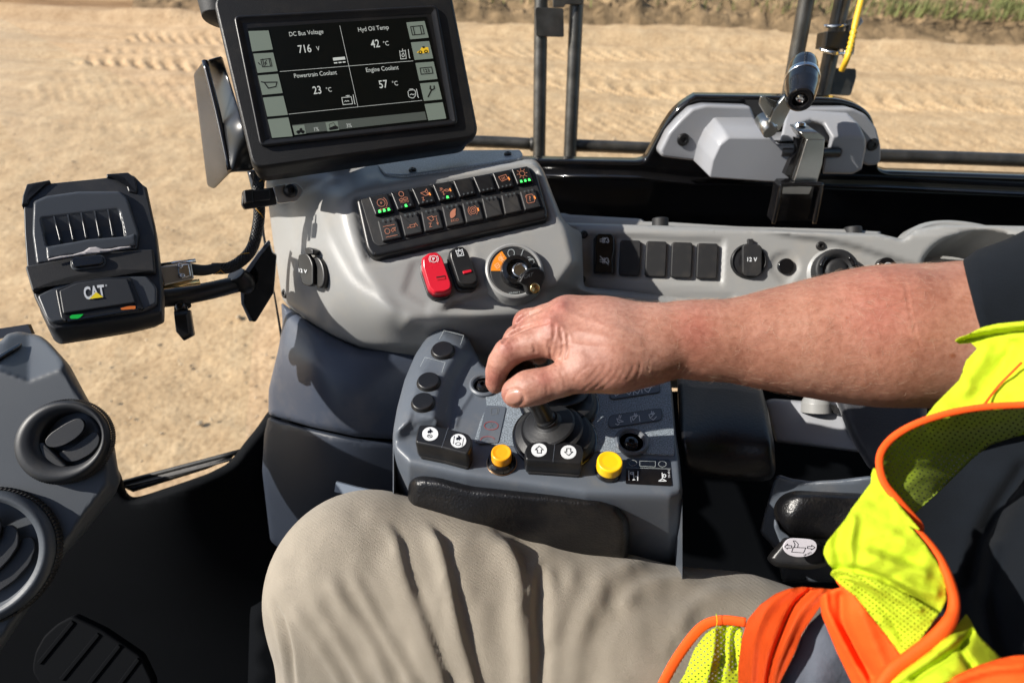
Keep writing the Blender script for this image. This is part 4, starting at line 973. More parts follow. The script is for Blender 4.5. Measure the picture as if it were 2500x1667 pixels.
# ================================================================== WINDOW LATCH
PLt = Plane((1800,330,.80), n=PW.n+np.array([0,-.1,.22]))
lc = thing('latch_cover', 'light grey moulded cover around the window latch on the black sill', 'cover', PLt.pt(1850,330))
bp_o = rnd(ZL([(1045,1075),(1110,940),(1190,850),(1275,770),(1370,745),(1690,755),(1760,930),(1760,1180),(1260,1140),(1060,1115)]), 7, 4)
prism('left_wing', PLt, bp_o, -.010, .012, M['dash2'], lc, .004)
rw_o = rnd(ZH([(600,790),(700,768),(1090,768),(1185,812),(1262,910),(1295,1040),(1295,1140),(1270,1172),(1200,1178),(900,1000),(660,980)]), 7, 4)
prism('right_wing', PLt, rw_o, -.010, .012, M['dash2'], lc, .004)
lf = ZL([(1330,1205),(1352,1090),(1400,985),(1460,935),(1735,938),(1768,970),(1800,990),(1940,990),(1985,1000),(2050,1058),(1935,1065),(1930,1118),(2003,1128),(1962,1243),(1700,1232)])
lb = ZL([(1268,1125),(1300,990),(1345,890),(1420,800),(1700,800),(1745,900),(1800,960),(1940,950),(2000,960),(2060,1030),(1935,1050),(1930,1118),(2003,1128),(1962,1243),(1600,1215)])
def solid2(name, fr, bk_, o0, o1, m, par, r=5):
    a = np.array(rnd(fr, r, 4)); b = np.array(rnd(bk_, r, 4)); b3 = b
    L = [(bk_ and [tuple(p) for p in b3], o0), ([tuple(p) for p in b+(a-b)*.72], o0+(o1-o0)*.80), ([tuple(p) for p in b+(a-b)*.93], o0+(o1-o0)*.955), ([tuple(p) for p in a], o1-.0006), ([tuple(p) for p in inset(a, 2.5)], o1)]
    return loft(name, PLt, L, m, par)
solid2('left_hood', lf, lb, -.002, .052, M['dash2'], lc)
def rh_d(x, y):
    yy = (y*2.94-790)/(985-790); return PLt.depth(x, y)-.012-.038*np.clip(yy, 0, 1)**.8
sheet('right_hood', rnd(ZH([(602,1000),(648,800),(720,785),(1085,812),(1165,890),(1216,1000),(1218,1060),(1187,1215),(1120,1250),(903,1247),(920,1128),(1030,1120),(1040,1072),(942,1068),(958,985),(912,905),(830,880),(758,900),(742,965),(716,1040),(660,1062),(602,1055)]), 5, 4), rh_d, M['dash2'], lc, 4, 5, .006, .05,
   areas=[(ZH([(735,985),(745,890),(820,862),(915,885),(975,985),(955,1070),(700,1080)]), 4, .004)])
for x, y in (ZL([(1210,990)])[0], ZH([(1228,1025)])[0]): screw(lc, PLt, x, y, .0085, .0122)
prism('slot', PLt, ZH([(600,1062),(1035,1070),(1020,1118),(600,1112)]), .0, .006, M['blkg'], lc)
tube('cross_pin', [(1700+610/2.94,1090/2.94,.765),(1700+1020/2.94,1096/2.94,.765)], .006, M['blk'], lc, 14)
lv = thing('latch_lever', 'steel latch lever with a black barrel grip banded in silver', 'lever', U(1880,300,.74))
a0 = U(1700+770/2.94, 455/2.94, .70); a1 = U(1700+745/2.94, 722/2.94, .655); ax = a1-a0; L_ = np.linalg.norm(ax)
sc_ = .68/FPX
lathe('grip', a0, ax, [(.0001,-.003),(.011,-.002),(.0150,.002),(.0162,.010),(.0178,.034*L_/.09),(.0186,.045*L_/.09)], M['blkg'], lv, 36)
lathe('grip_band', a0+ax*.44, ax, [(.0184,-.0035),(.0192,-.0030),(.0194,.0),(.0192,.0030),(.0184,.0035)], M['chrome'], lv, 36)
lathe('grip_end', a0+ax*.46, ax, [(.0186,0),(.0180,L_*.2),(.0152,L_*.48),(.0142,L_*.53),(.0125,L_*.54),(.0085,L_*.54),(.0080,L_*.44),(.0001,L_*.44)], M['blkg'], lv, 36)
lathe('grip_screw', a0+ax*.95, ax, [(.005,-.004),(.005,.001),(.003,.002),(.0001,.001)], M['chrome'], lv, 20)
PLv = Plane((1885,290,.715),(1905,270,.712),(1880,310,.722))
prism('lever_arm', PLv, rnd(ZH([(640,690),(770,640),(680,780),(600,940),(480,965),(530,870),(560,790)]), 4), -.004, .0, M['steel'], lv, .0008)
prism('lever_plate', PLv, rnd(ZH([(480,700),(505,702),(590,738),(575,790),(530,860),(470,760)]), 3), -.006, -.003, M['steel'], lv, .0006)
prism('lever_flange', PLv, ZH([(500,700),(592,740),(560,775),(545,770)]), -.003, -.001, M['chrome'], lv)
tube('pivot_roller', [(1700+465/2.94, 850/2.94, .735),(1700+530/2.94, 950/2.94, .72)], .0085, M['steel'], lv, 18)
lathe('pivot', PLv.pt(*ZH([(545,935)])[0], 0), PLv.n, [(.0078,-.004),(.0078,.001),(.0070,.0022),(.0001,.0022)], M['chrome'], lv, 28)
text('pivot_lettering', PLv, 'ISI', ZH([(545,925)])[0], 6, M['gry'], lv, .0025, (1,0), (0,1), 1, .02)
prism('pivot_pocket', PLt, rnd(ZH([(452,960),(600,950),(618,972),(470,972)]), 2), .045, .0535, M['blkg'], lv)
ct = thing('latch_catch', 'bent zinc-plated catch hooked into the latch cover', 'latch', U(1978,380,.74))
PH_ = Plane((1975,380,.735), n=PLt.n)
prism('catch_front', PH_, rnd(ZH([(795,1000),(925,1003),(905,1180),(868,1312),(700,1302),(740,1180)]), 3), -.006, 0, M['steel'], ct, .0012)
loft('catch_top', PH_, [(rnd(ZH([(755,930),(880,928),(930,985),(925,1005),(795,1003)]), 4), -.034), (rnd(ZH([(760,960),(885,960),(925,990),(925,1005),(795,1003)]), 4), -.002)], M['steel'], ct)
prism('catch_side', PH_, ZH([(735,1000),(795,1003),(740,1180),(700,1302),(652,1262),(700,1150),(745,1100)]), -.016, -.007, M['blkg'], ct)
lathe('catch_rivet', PH_.pt(*ZH([(820,944)])[0], -.03), UP, [(.008,-.002),(.008,.002),(.006,.004),(.003,.004),(.0001,.002)], M['chrome'], ct, 24)
stp = thing('strike_frame', 'black rounded metal loop under the catch with a steel tongue inside', 'bracket', U(1950,460,.76))
PF = Plane((1950,480,.755),n=PW.n+np.array([0,-.1,.1]))
loop = ZH([(552,1600),(580,1480),(605,1350),(625,1328),(870,1322),(892,1345),(880,1430),(845,1600)])
cvl = catmull([PF.pt(*p) for p in loop], 8)
V, F, fl = tube_geo(cvl, .0030, 12); mk('loop_rim', V, F, M['blkg'], stp)
prism('loop_back', PF, loop, -.022, -.006, M['blkg'], stp)
prism('tongue', PF, rnd(ZH([(625,1332),(835,1345),(812,1398),(618,1396)]), 2), -.006, -.001, M['steel'], stp, .0006)

# ================================================================== SIDE CONSOLE
PRC = Plane((1450,600,.690),(2100,620,.655),(1700,720,.678))
def rd(x, y): return PRC.depth(x, y)
ZE2 = ZE
sc_out = rnd([(1368,534),(1384,544),(1826,557),(2150,571),(2203,584),(2235,560),(2300,548),(2500,552),(2640,560),(2640,920),(1440,920),(1425,760),(1395,740),(1385,640)], 6, 4)
sidec = thing('side_console', 'light grey side console under the window with blanking plates, sockets and a deep cup holder', 'console', PRC.pt(1800,650))
pan = [(1411,557),(1800,562),(2150,574),(2640,560),(2640,760),(2200,752),(1792,737),(1401,722)]
crease = [(1865,560),(1930,574),(2027,588),(2100,606),(2155,624),(2244,652),(2400,760),(2700,760),(2700,520),(2150,560)]
teard = smooth_out(ZR([(1665,345),(1740,380),(1765,450),(1740,500),(1670,570),(1600,510),(1558,450),(1585,375)]), 3)
sheet('console_shell', sc_out, rd, M['dash'], sidec, 8, 10, .010, .06, -UP*.3+FW, areas=[(pan, 2.5, -.0045), ([(1500,575),(1768,588),(1762,692),(1498,676)], 4, .0040), (crease, 9, -.0075), ([(1398,706),(1792,722),(1792,738),(1401,723)], 5, .002), (teard, 6, .0028), (ZR([(262,215),(450,225),(445,515),(255,500)]), 4, .0035)],
      holes=[ell(2400,662,150,96,0,40)])
cup = lathe('cup_holder', U(2400,652,.652), (0,-.05,1), [(.096,-.03),(.090,-.002),(.084,.007),(.077,.009),(.071,.005),(.069,-.004),(.064,-.07),(.058,-.075),(.0002,-.075)], M['dash'], sidec, 64)
sheet('rear_ledge', [(1366,520),(1384,524),(1560,534),(1570,541),(1640,543),(1800,553),(2060,560),(2150,566),(2150,580),(1384,556)], tps([(1366,520,.735),(1800,553,.715),(2150,570,.70),(1500,560,.72),(2000,580,.70)]), M['dash'], sidec, 8, 0, 0, .02)
for x, y in ((1612,541),(2082,562)): lathe('ledge_bolt', U(x, y, .705), UP, bev(.010,-.008,.004,.002), M['blkm'], sidec, 16)
for x, y, r in ((1425.5,574,.0048),(1420,683,.0048),(1999,602,.0052)): screw(sidec, PRC, x, y, r, .0046, 'blk')
PRo = .0046
def on_console(name, label, cat_, p, grp=None): return thing(name, label, cat_, PRC.pt(*p), grp)
rs = on_console('rocker_switch', 'black rocker switch with two white exhaust symbols, left of the blanking plates', 'rocker switch', (1477,622))
ro = ZR([(315,215),(420,218),(437,240),(440,330),(425,400),(430,490),(415,500),(305,492),(292,470),(305,380),(298,300),(303,235)])
prism('rocker_base', PRC, rnd(ZR([(290,240),(445,245),(445,500),(290,495)]), 5), -.002, .006, M['blk'], rs, .001)
o0 = np.array(rnd(ro, 4, 4)); c0 = o0.mean(0)
loft('rocker_cap', PRC, [([tuple(p) for p in o0],.004),([tuple(p) for p in o0],.010),([tuple(p) for p in c0+(o0-c0)*np.array([.88,.96])],.0135)], M['blkg'], rs)
def exh(cx, cy, s=1.0, x=False):
    L_ = [[(cx-10*s,cy-2),(cx+1,cy-2)],[(cx-10*s,cy+3),(cx+1,cy+3)],[(cx-3,cy-6),(cx-3,cy+7)],[(cx+1,cy-6),(cx+1,cy+7)], arc(cx+6,cy-2,3.4,180,420,8), arc(cx+8,cy+3,3,-60,170,8)]
    if x: L_.append([(cx-10,cy-10),(cx+10,cy+10)])
    return L_
strokes('exhaust_symbol', PRC, exh(*ZR([(365,265)])[0]), 1.8, .0140, M['wht'], rs)
strokes('exhaust_symbol', PRC, exh(*ZR([(365,408)])[0], 1, True), 1.8, .0140, M['wht'], rs)
bl_lab = ['first from the left, beside the exhaust rocker','second from the left','third from the left','last on the right, beside the 12 V socket']
for k, (x, y) in enumerate(((1537,631),(1600,633.5),(1662,636),(1724,638.5))):
    b_ = prism('blanking_plate', PRC, rnd(rect(x, y, 50, 86, (1,.03), (-.045,1)), 7), -.002, .0062, M['blkm'], None, .0014)
    tag(b_, 'black blanking plate in the console row, '+bl_lab[k], 'blanking plate', 'black blanking plates in the side console')
s2 = on_console('power_socket', 'round black 12 V socket with a closed flip cap, right of the blanking plates', 'power socket', (1824,638))
rr_ = 40*.672/FPX
lathe('socket_ring', PRC.pt(1824,639,.003), PRC.n, [(rr_*1.06,-.002),(rr_*1.06,.003),(rr_,.0055),(rr_*.94,.0055),(rr_*.90,.0035),(rr_*.6,.0045),(.0001,.0045)], M['blk'], s2, 48)
prism('flip_cap', PRC, rnd([(1806,604),(1815,598),(1845,600),(1853,607),(1852,668),(1842,677),(1814,676),(1806,668)], 4), .006, .0120, M['blkm'], s2, .0012)
prism('cap_tab', PRC, rnd([(1820,586),(1833,586),(1833,600),(1821,600)], 1.5), .003, .0100, M['blkm'], s2, .0006)
text('socket_lettering', PRC, '12 V', (1829,636), 9.5, M['wht'], s2, .0123, (1,.03), (-.02,1), 1.0, .02)
pg = lathe('plug', PRC.pt(1916,651,.001), PRC.n, bev(19.5*.665/FPX, -.002, .0045, .0015), M['blkg'], None, 36)
tag(pg, 'small round black plug in a teardrop recess of the side console', 'plug')
kb = on_console('adjuster_knob', 'large ridged black knob standing on the side console', 'knob', (2042,660))
rk = 53*.63/FPX; ko = U(2038,660,.645)
kax = PRC.n+np.array([.03,0,.06])
nT = 72; rg_ = []
for r_, h_, tt in ((rk*.97,-.022,0),(rk*.97,-.004,1),(rk*1.0,.002,1),(rk*.97,.0055,0),(rk*.90,.0068,0),(rk*.66,.0062,0),(rk*.62,.0030,0),(rk*.50,.0028,0),(rk*.47,.0058,0),(rk*.30,.0064,0),(.0002,.0064,0)):
    rg_.append((r_, h_))
a_n = kax/np.linalg.norm(kax); u_ = np.cross(a_n,[.1,.3,.9]); u_ /= np.linalg.norm(u_); v_ = np.cross(a_n,u_)
R_ = [np.array([ko+h_*a_n+(r_*(1-.02*(k % 2)*(i in (1,2))))*(math.cos(2*math.pi*k/(2*nT))*u_+math.sin(2*math.pi*k/(2*nT))*v_) for k in range(2*nT)]) for i, (r_, h_) in enumerate(rg_)]
V, F, fl = rings_mesh(R_); mk('knob_body', V, F, M['blkm'], kb, True, fl)
lathe('knob_collar', PRC.pt(2030,668,.004), PRC.n, [(rk*1.25,-.004),(rk*1.22,.001),(rk*1.08,.004),(rk*1.0,.004)], M['dash'], kb, 48)
for a in (100, 220, 340):
    cc = [ko+.0066*a_n+rk*.76*(math.cos(math.radians(a+t))*u_+math.sin(math.radians(a+t))*v_) for t in range(-18,19,6)]
    V, F, fl = tube_geo(cc, rk*.10, 8); mk('knob_window', V, F, M['blkg'], kb)
db = on_console('push_button', 'small black push button with a ring symbol beside the ridged knob', 'button', (2151,652))
lathe('button_cap', PRC.pt(2152,652,.008), PRC.n, bev(.0098,-.004,.004,.0015), M['blkg'], db, 32)
strokes('ring_symbol', PRC, [ell(2154,650,8,6,0,20)+[(2162,650)], ell(2154,650,3,2.5,0,10)+[(2157,650)]], 1.3, .0124, M['wht'], db)

# ================================================================== JOYSTICK CONSOLE
HP = .394
def hplane(h): return Plane((1400,900,(HP-h)/(.66913+.74314*((900-833.5)/FPX))), n=(0,0,1))
P0_ = hplane(0)
pod = thing('joystick_console', 'slate grey armrest console with joysticks, rocker pads and yellow buttons', 'console', P0_.pt(1400,1060))
edge_pts = np.array([(900,1075),(960,1092),(999,1130),(1138,1160),(1300,1183),(1430,1203),(1635,1209),(1668,1196),(1720,1190)], float)
def pod_d(x, y):
    x = np.asarray(x, float); y = np.asarray(y, float)
    dh = P0_.depth(x, y); yb = np.interp(x, edge_pts[:,0], edge_pts[:,1]); q = (yb-833.5)/FPX
    de = P0_.depth(x, yb); Yw = de*(FW[1]-q*UP[1]); dv = Yw/(FW[1]-(y-833.5)/FPX*UP[1])*1.0
    dv = dv+np.maximum(0, yb-y)*0
    k = .004; m = np.maximum(dh, dv); return m+k*np.log(np.exp((dh-m)/k)+np.exp((dv-m)/k))-.0
pod_out = rnd(ZJ([(172,900),(180,830),(205,690),(258,490),(335,310),(400,212),(470,135),(525,98),(562,92),(630,125),(715,190),(742,245),(790,340),(830,400),(960,420),(2160,440),(2182,600),(2205,870),(2232,1050),(2252,1280),(2252,1600),(2245,1740),(2190,1810),(1500,1900),(230,1500),(205,1290),(190,1100)]), 9, 4)
horn = ZJ([(200,860),(232,700),(288,500),(366,330),(430,222),(520,118),(600,135),(688,205),(705,285),(640,392),(575,520),(540,660),(518,800),(420,830),(280,850)])
horn = smooth_out(horn, 4)
recess = lambda pts: (ZJ(pts), 2.5, .0012)
sheet('console_body', pod_out, pod_d, M['pod'], pod, 5, 9, .008, .12, -UP,
   areas=[(horn, 28, -.020), recess([(540,142),(682,178),(655,252),(505,212)]), recess([(404,335),(550,372),(525,450),(365,420)]), recess([(318,732),(480,775),(470,812),(360,820),(330,855),(272,848)])],
   ridges=[(ZJ([(790,500),(700,640),(650,720),(620,820)]), 5, -.002)])
plate_o = rnd(ZJ([(838,600),(850,680),(800,800),(758,940),(1000,968),(1640,1010),(2192,1038),(2192,880),(2158,475),(1600,440),(900,470)]), 5, 4)
prism('top_plate', P0_, plate_o, -.002, .0012, M['plate'], pod, .0006)
# sockets in the plate with cap screws
for (x, y, nm) in ((1885,945,1),(832,538,0)):
    px_, py_ = ZJ([(x,y)])[0]; o_ = P0_.pt(px_, py_, 0)
    lathe('screw_cup', o_, (0,0,1), [(.0145,.000),(.0145,.003),(.0128,.0042),(.0112,.0036),(.0100,.0016),(.0098,.0013)], M['pod'], pod, 40)
    lathe('screw_well', o_, (0,0,1), [(.0098,.0014),(.0001,.0014)], M['plate'], pod, 32)
    lathe('cap_screw', o_+np.array([-.0012,-.0035,0]), (0,0,1), [(.0062,.0),(.0062,.0040),(.0052,.0068),(.0026,.0074),(.0024,.0045),(.0001,.0045)], M['blkg'], pod, 28)
# plug buttons on the horn
def horn_plane(x, y):
    d = float(field(np.array([x]), np.array([y]), pod_d(np.array([x]), np.array([y])), (), [(horn, 28, -.020)])[0])
    return Plane((x, y, d-.0008), n=(0,-.06,1))
for i, (x, y) in enumerate(ZJ([(534,288),(432,512),(392,660)])):
    hp = horn_plane(x, y); r_ = 27.5*float(hp.depth(np.float64(x),np.float64(y)))/FPX
    b_ = lathe('plug', hp.pt(x, y), hp.n, [(r_*1.08,-.001),(r_*1.08,.0006),(r_*1.0,.0012),(r_*.98,.0030),(r_*.90,.0040),(.0001,.0040)], M['blk'], None, 48)
    tag(b_, ['round black plug nearest the tip of the curved grey arm', 'round black plug in the middle of the curved grey arm', 'round black plug just behind the hare and tortoise pads'][i], 'plug', 'round black plugs on the curved arm')
for pts in ([(540,142),(682,178)], [(404,335),(550,372)]):
    a, b = ZJ(pts); c = horn_plane(a[0]+8, a[1]+5)
    strokes('recess_edge', c, [[(a[0]-11,a[1]+22), a, b, (b[0]-8,b[1]+24)]], .9, .0010, M['gry'], pod)
# labels on the plate
lb = thing('control_label', 'tall dark label with red-ringed warning symbols left of the joystick boots', 'label', P0_.pt(1200,1040))
prism('label_plate', P0_, rnd(ZJ([(850,684),(975,690),(985,705),(930,952),(782,957),(838,705)]), 4), .0012, .0020, M['pod'], lb)
strokes('warning_rings', P0_, [ell(*ZJ([(880,832)])[0],17,10,0,24)+[(ZJ([(880,832)])[0][0]+17, ZJ([(880,832)])[0][1])], ell(*ZJ([(855,935)])[0],17,9,0,24)[12:]], 1.4, .0023, M['redp'], lb)
strokes('label_symbols', P0_, [ZJ([(880,705),(925,700),(920,748),(878,752),(880,705)]), ZJ([(935,708),(928,750)]), ZJ([(865,845),(895,818)]), ZJ([(870,815),(892,848)]), ZJ([(820,955),(845,920),(868,955)])], .9, .0023, M['dim'], lb)
for k, (q4, lab) in enumerate(((ZJ([(1728,570),(2060,518),(2088,535),(2088,590),(1745,642),(1728,625)]), 'dark oblong label with four bucket symbols, nearer the hand'), (ZJ([(1722,775),(1745,757),(2085,708),(2104,725),(2100,788),(1735,846),(1718,828)]), 'dark oblong label with three bucket symbols, nearer the cap screw'))):
    lb = thing('control_label', lab, 'label', P0_.pt(*np.mean(q4,0)), 'bucket symbol labels on the speckled plate')
    prism('label_plate', P0_, rnd(q4, 7), .0012, .0021, M['pod'], lb, .0003)
    strokes('label_rim', P0_, [rnd(q4, 7)+[rnd(q4, 7)[0]]], 1.1, .0023, M['blkm'], lb)
    L_ = []
    if k == 0:
        for bx in (1775,1865,1925,2000):
            s_ = -1 if bx == 1775 else 1; by = 600-(bx-1775)*.115
            L_ += [ZJ([(bx-22*s_,by-8),(bx+22*s_,by-12),(bx+4*s_,by+20),(bx-18*s_,by+6),(bx-22*s_,by-8)]), ZJ([(bx-2,by-14),(bx+4,by-36)]), ZJ([(bx+8,by-14),(bx+16,by-34)])]
        L_ += [ZJ([(1895,572),(1900,612)]), ZJ([(1955,560),(1960,598)]), ZJ([(2050,545),(2020,552)]), ZJ([(2030,542),(2018,552),(2032,558)]), ZJ([(1812,575),(1836,572)])]
        text('label_number', P0_, '289-2073', ZJ([(2020,598)])[0], 2.6, M['dim'], lb, .0023, (.99,-.15), (.1,.9))
    else:
        for bx in (1800,1908,2030):
            by = 785-(bx-1800)*.12
            L_ += [ZJ([(bx-22,by-4),(bx+26,by+18) if bx == 1800 else (bx+20,by-14),(bx-12,by+22),(bx-22,by-4)]), ZJ([(bx-6,by-6),(bx-2,by-28)]), ZJ([(bx+4,by-6),(bx+10,by-26)])]
        L_ += [ZJ([(1876,768),(1882,806)]), ZJ([(1938,760),(1944,800)]), ZJ([(1770,820),(1785,828),(1798,815)]), ZJ([(2062,768),(2040,792),(2028,784)])]
        text('label_number', P0_, '196-0077', ZJ([(1860,746)])[0], 2.6, M['dim'], lb, .0023, (-.99,.12), (-.1,-.9))
    strokes('bucket_symbols', P0_, L_, 1.7, .0024, M['wht'], lb)

def pad_switch(name, label, outline, h, base_px, split, discs, arrows=None):
    Pt = hplane(h); c = np.mean(np.array(outline), 0)
    t = thing(name, label, 'rocker pad', P0_.pt(*c)); o = np.array(rnd(outline, 7, 4)); cc = o.mean(0)
    V, F, fl = rings_mesh([P0_.pt(*np.array(rnd(base_px, 6, 4)).T, -.001)]) if False else (None, None, None)
    low = cc+(o-cc)*.97
    rings = [Pt.pt(*low.T, -h+.001), Pt.pt(*(cc+(o-cc)*1.0).T, -h+.004), Pt.pt(*o.T, -.0030), Pt.pt(*inset(o, 1.6).T, -.0008), Pt.pt(*inset(o, 4).T, 0)]
    V, F, fl = rings_mesh(rings); mk('pad', V, F, M['blk'], t, True, fl)
    prism('pad_foot', Pt, rnd([tuple(p) for p in cc+(np.array(outline)-cc)*.93+np.array([2,4])], 5), -h-.001, -h+.003, M['blkm'], t)
    strokes('split_line', Pt, [split], 1.0, .0003, M['pod'], t)
    for k, (x, y, rx, ry) in enumerate(discs):
        prism('symbol_disc', Pt, ell(x, y, rx, ry, 0, 40), -.0003, .0005, M['wht'], t)
    return t, Pt
ZJ2 = Z(950,1020,5.88)
t1, Pt1 = pad_switch('rocker_pad', 'black split rocker pad with hare and tortoise symbols, at the left corner of the console', ZJ2([(425,88),(570,85),(850,138),(1130,215),(1192,285),(1192,400),(1130,525),(755,428),(372,352),(385,230)]), .020, None, ZJ2([(850,140),(755,428)]), [(950+590/5.88,1020+233/5.88,19.5,16.5),(950+995/5.88,1020+332/5.88,19,16.8)])
hare = lambda x, y, s: [(x-8*s,y+3*s),(x-6*s,y-2*s),(x-1*s,y-3*s),(x-3*s,y-8*s),(x+1*s,y-7*s),(x+3*s,y-4*s),(x+7*s,y-1*s),(x+8*s,y+2*s),(x+3*s,y+3*s),(x+2*s,y+7*s),(x-1*s,y+4*s),(x-5*s,y+6*s)]
d1 = (950+590/5.88,1020+233/5.88); d2 = (950+995/5.88,1020+332/5.88)
decal('hare_symbol', Pt1, [hare(d1[0],d1[1]-6,.85), hare(d2[0]+1,d2[1]-6,.9)], .0007, M['blkg'], t1)
strokes('speed_symbol', Pt1, [ell(d1[0]-1,d1[1]+6,6,3.6,0,16)+[(d1[0]+5,d1[1]+6)], [(d1[0]-5,d1[1]+5),(d1[0]-1,d1[1]+5),(d1[0]+2,d1[1]+8)], ell(d2[0]-1,d2[1]+8,6,3.6,0,16)+[(d2[0]+5,d2[1]+8)], [(d2[0]-10,d2[1]-11),(d2[0]-13,d2[1]+8)], [(d2[0]+13,d2[1]-6),(d2[0]+9,d2[1]+13)]], 1.2, .0007, M['blkg'], t1)
t2, Pt2 = pad_switch('rocker_pad', 'black split rocker pad with up and down arrow symbols, between the yellow buttons', ZQ([(545,235),(600,222),(810,208),(1010,238),(1062,258),(1080,320),(1064,440),(785,420),(520,402),(508,310)]), .018, None, ZQ([(806,215),(783,420)]), [(1150+651/3.92,1020+309/3.92,19,16.2),(1150+932/3.92,1020+329/3.92,19,16.5)])
def arrow(x, y, s, up):
    k = -1 if up else 1
    return [(x-10*s,y-0*k),(x,y+9*s*k),(x+10*s,y-0*k),(x+5*s,y),(x+5*s,y-8*s*k),(x-5*s,y-8*s*k),(x-5*s,y),(x-10*s,y)]
for (x, y, up) in ((1150+651/3.92,1020+309/3.92,True),(1150+932/3.92,1020+329/3.92,False)):
    strokes('arrow_symbol', Pt2, [arrow(x, y, 1.0, up)], 1.5, .0008, M['blkg'], t2)
def pbtn(px_, py_, rc, rb, m, label, ring=None, h=.0148):
    t = thing('push_button', label, 'button', P0_.pt(px_, py_)); o_ = P0_.pt(px_, py_)
    if ring: lathe('washer', o_, (0,0,1), [(rb*1.04,0),(rb*1.04,.0006),(rb*.9,.0008)], ring, t, 48)
    lathe('collar', o_, (0,0,1), [(rb,.0004),(rb,.0018),(rb*.93,.0045),(rb*.82,.0062),(rc*.9,.0064)], M['blkg'], t, 48)
    lathe('cap', o_, (0,0,1), [(rc*.97,.0050),(rc,.0062),(rc,h-.0018),(rc*.985,h-.0008),(rc*.94,h-.0001),(rc*.86,h),(rc*.6,h-.0005),(.0001,h-.0006)], m, t, 48)
pbtn(*ZJ([(955,1088)])[0], .0084, .0121, M['amb'], 'amber yellow push button beside the hare and tortoise pads', mat('copper_washer', (.65,.40,.22), .3, 1))
pbtn(*ZJ([(1718,1152)])[0], .0103, .0108, M['yel'], 'bright yellow push button beside the horn label')
hl = thing('horn_label', 'black sticker with a horn symbol right of the bright yellow button', 'label', P0_.pt(1585,1155))
prism('sticker', P0_, rnd(ZQ([(1488,393),(1898,405),(1920,655),(1478,632)]), 4), .0002, .0010, M['blkg'], hl)
strokes('sticker_lines', P0_, [ZQ([(1484,484),(1905,495)]), ell(*ZQ([(1546,440)])[0],9.5,6.8,0,24)+[(ZQ([(1546,440)])[0][0]+9.5,ZQ([(1546,440)])[0][1])], ell(*ZQ([(1828,450)])[0],9.5,6.8,0,24)+[(ZQ([(1828,450)])[0][0]+9.5,ZQ([(1828,450)])[0][1])], ZQ([(1612,420),(1762,424),(1760,476),(1614,470),(1612,420)])], .9, .0013, M['gry'], hl)
strokes('horn_symbols', P0_, [ZQ([(1508,515),(1510,600)]), ZQ([(1595,520),(1592,606)]), ZQ([(1525,530),(1550,528),(1545,548),(1525,545),(1525,530)]), ZQ([(1552,530),(1556,600)]), ZQ([(1545,600),(1565,600)]), ZQ([(1572,570),(1585,570)]), ell(*ZQ([(1848,562)])[0],3.4,3.6,0,16)+[(ZQ([(1848,562)])[0][0]+3.4,ZQ([(1848,562)])[0][1])], ZQ([(1826,535),(1828,590),(1795,612),(1865,612),(1832,590)])], 2.0, .0013, M['wht'], hl)
text('sticker_number', P0_, '276-8512', ZQ([(1891,542)])[0], 4.6, M['wht'], hl, .0013, (-.05,-1), (.98,0), .8)

# wrist pad
wp = sheet('wrist_pad', rnd(ZJ([(280,1330),(288,1232),(318,1190),(378,1170),(500,1180),(750,1244),(1050,1275),(1300,1296),(1650,1335),(1790,1385),(1865,1480),(1880,1600),(1860,1800),(1300,1800),(280,1420)]), 12, 4),
   tps([(995,1180,.478),(1000,1240,.482),(1150,1200,.468),(1150,1290,.474),(1350,1230,.462),(1350,1330,.476),(1500,1260,.462),(1520,1370,.480),(1200,1370,.50)]), M['lea'], None, 8, 24, .022, .03)
tag(wp, 'grained black wrist cushion along the front of the joystick console', 'cushion')

# joysticks
def joystick(label, base, ball, rball, rs_, kn=True, parent_plate=None):
    t = thing('joystick', label, 'joystick', base); ax = ball-base; L_ = np.linalg.norm(ax); a = ax/L_
    tilt = a*.75+np.array([0,0,1])*.25; tilt /= np.linalg.norm(tilt)
    lathe('boot_opening', base+np.array([0,0,.0016]), (0,0,1), [(.0365,-.001),(.0365,.0006),(.0001,.0006)], M['blkg'], t, 48)
    lathe('boot_skirt', base+np.array([0,0,.001]), (0,0,1), [(.0345,0),(.0340,.004),(.0300,.0075),(.0290,.0085)], M['rub'], t, 48)
    b1 = base+np.array([0,0,.001])
    lathe('boot_fold', b1, (a*.35+np.array([0,0,.65])), [(.0230,.000),(.0305,.0024),(.0318,.0038),(.0322,.0046),(.0300,.0056),(.0200,.0072),(.018,.008)], M['rub'], t, 48)
    lathe('boot_fold', b1+a*.0065, (a*.6+np.array([0,0,.4])), [(.0180,.000),(.0255,.0022),(.0270,.0036),(.0272,.0044),(.0250,.0054),(.0165,.0068),(.0150,.0078)], M['rub'], t, 48)
    lathe('boot_cone', b1+a*.0130, tilt, [(.0150,.000),(.0208,.0018),(.0222,.0030),(.0224,.0038),(.0210,.0050),(.0165,.0062),(.0120,.0076),(.0098,.0096),(.0093,.0120)], M['rub'], t, 48)
    lathe('shaft', b1+a*.022, a, [(.0088,0),(.0090,.004),(.0078,.0055),(.0072,L_-.043),(.0060,L_-.033)], M['blk'], t, 36)
    lathe('knob', ball, a, [(rball*math.sin(t_), -rball*1.05*math.cos(t_)) for t_ in np.linspace(.35, 3.13, 22)], M['blkg'], t, 48)
    return t
BALL = U(1277,923,.451)
joystick('near joystick with a glossy black ball knob held between finger and thumb', P0_.pt(*ZJ([(1335,905)])[0]), BALL, .0147, .008)
joystick('far joystick, mostly hidden behind the hand, only its rubber boot in view', P0_.pt(*ZJ([(1365,660)])[0]), U(1352,822,.515), .013, .008)

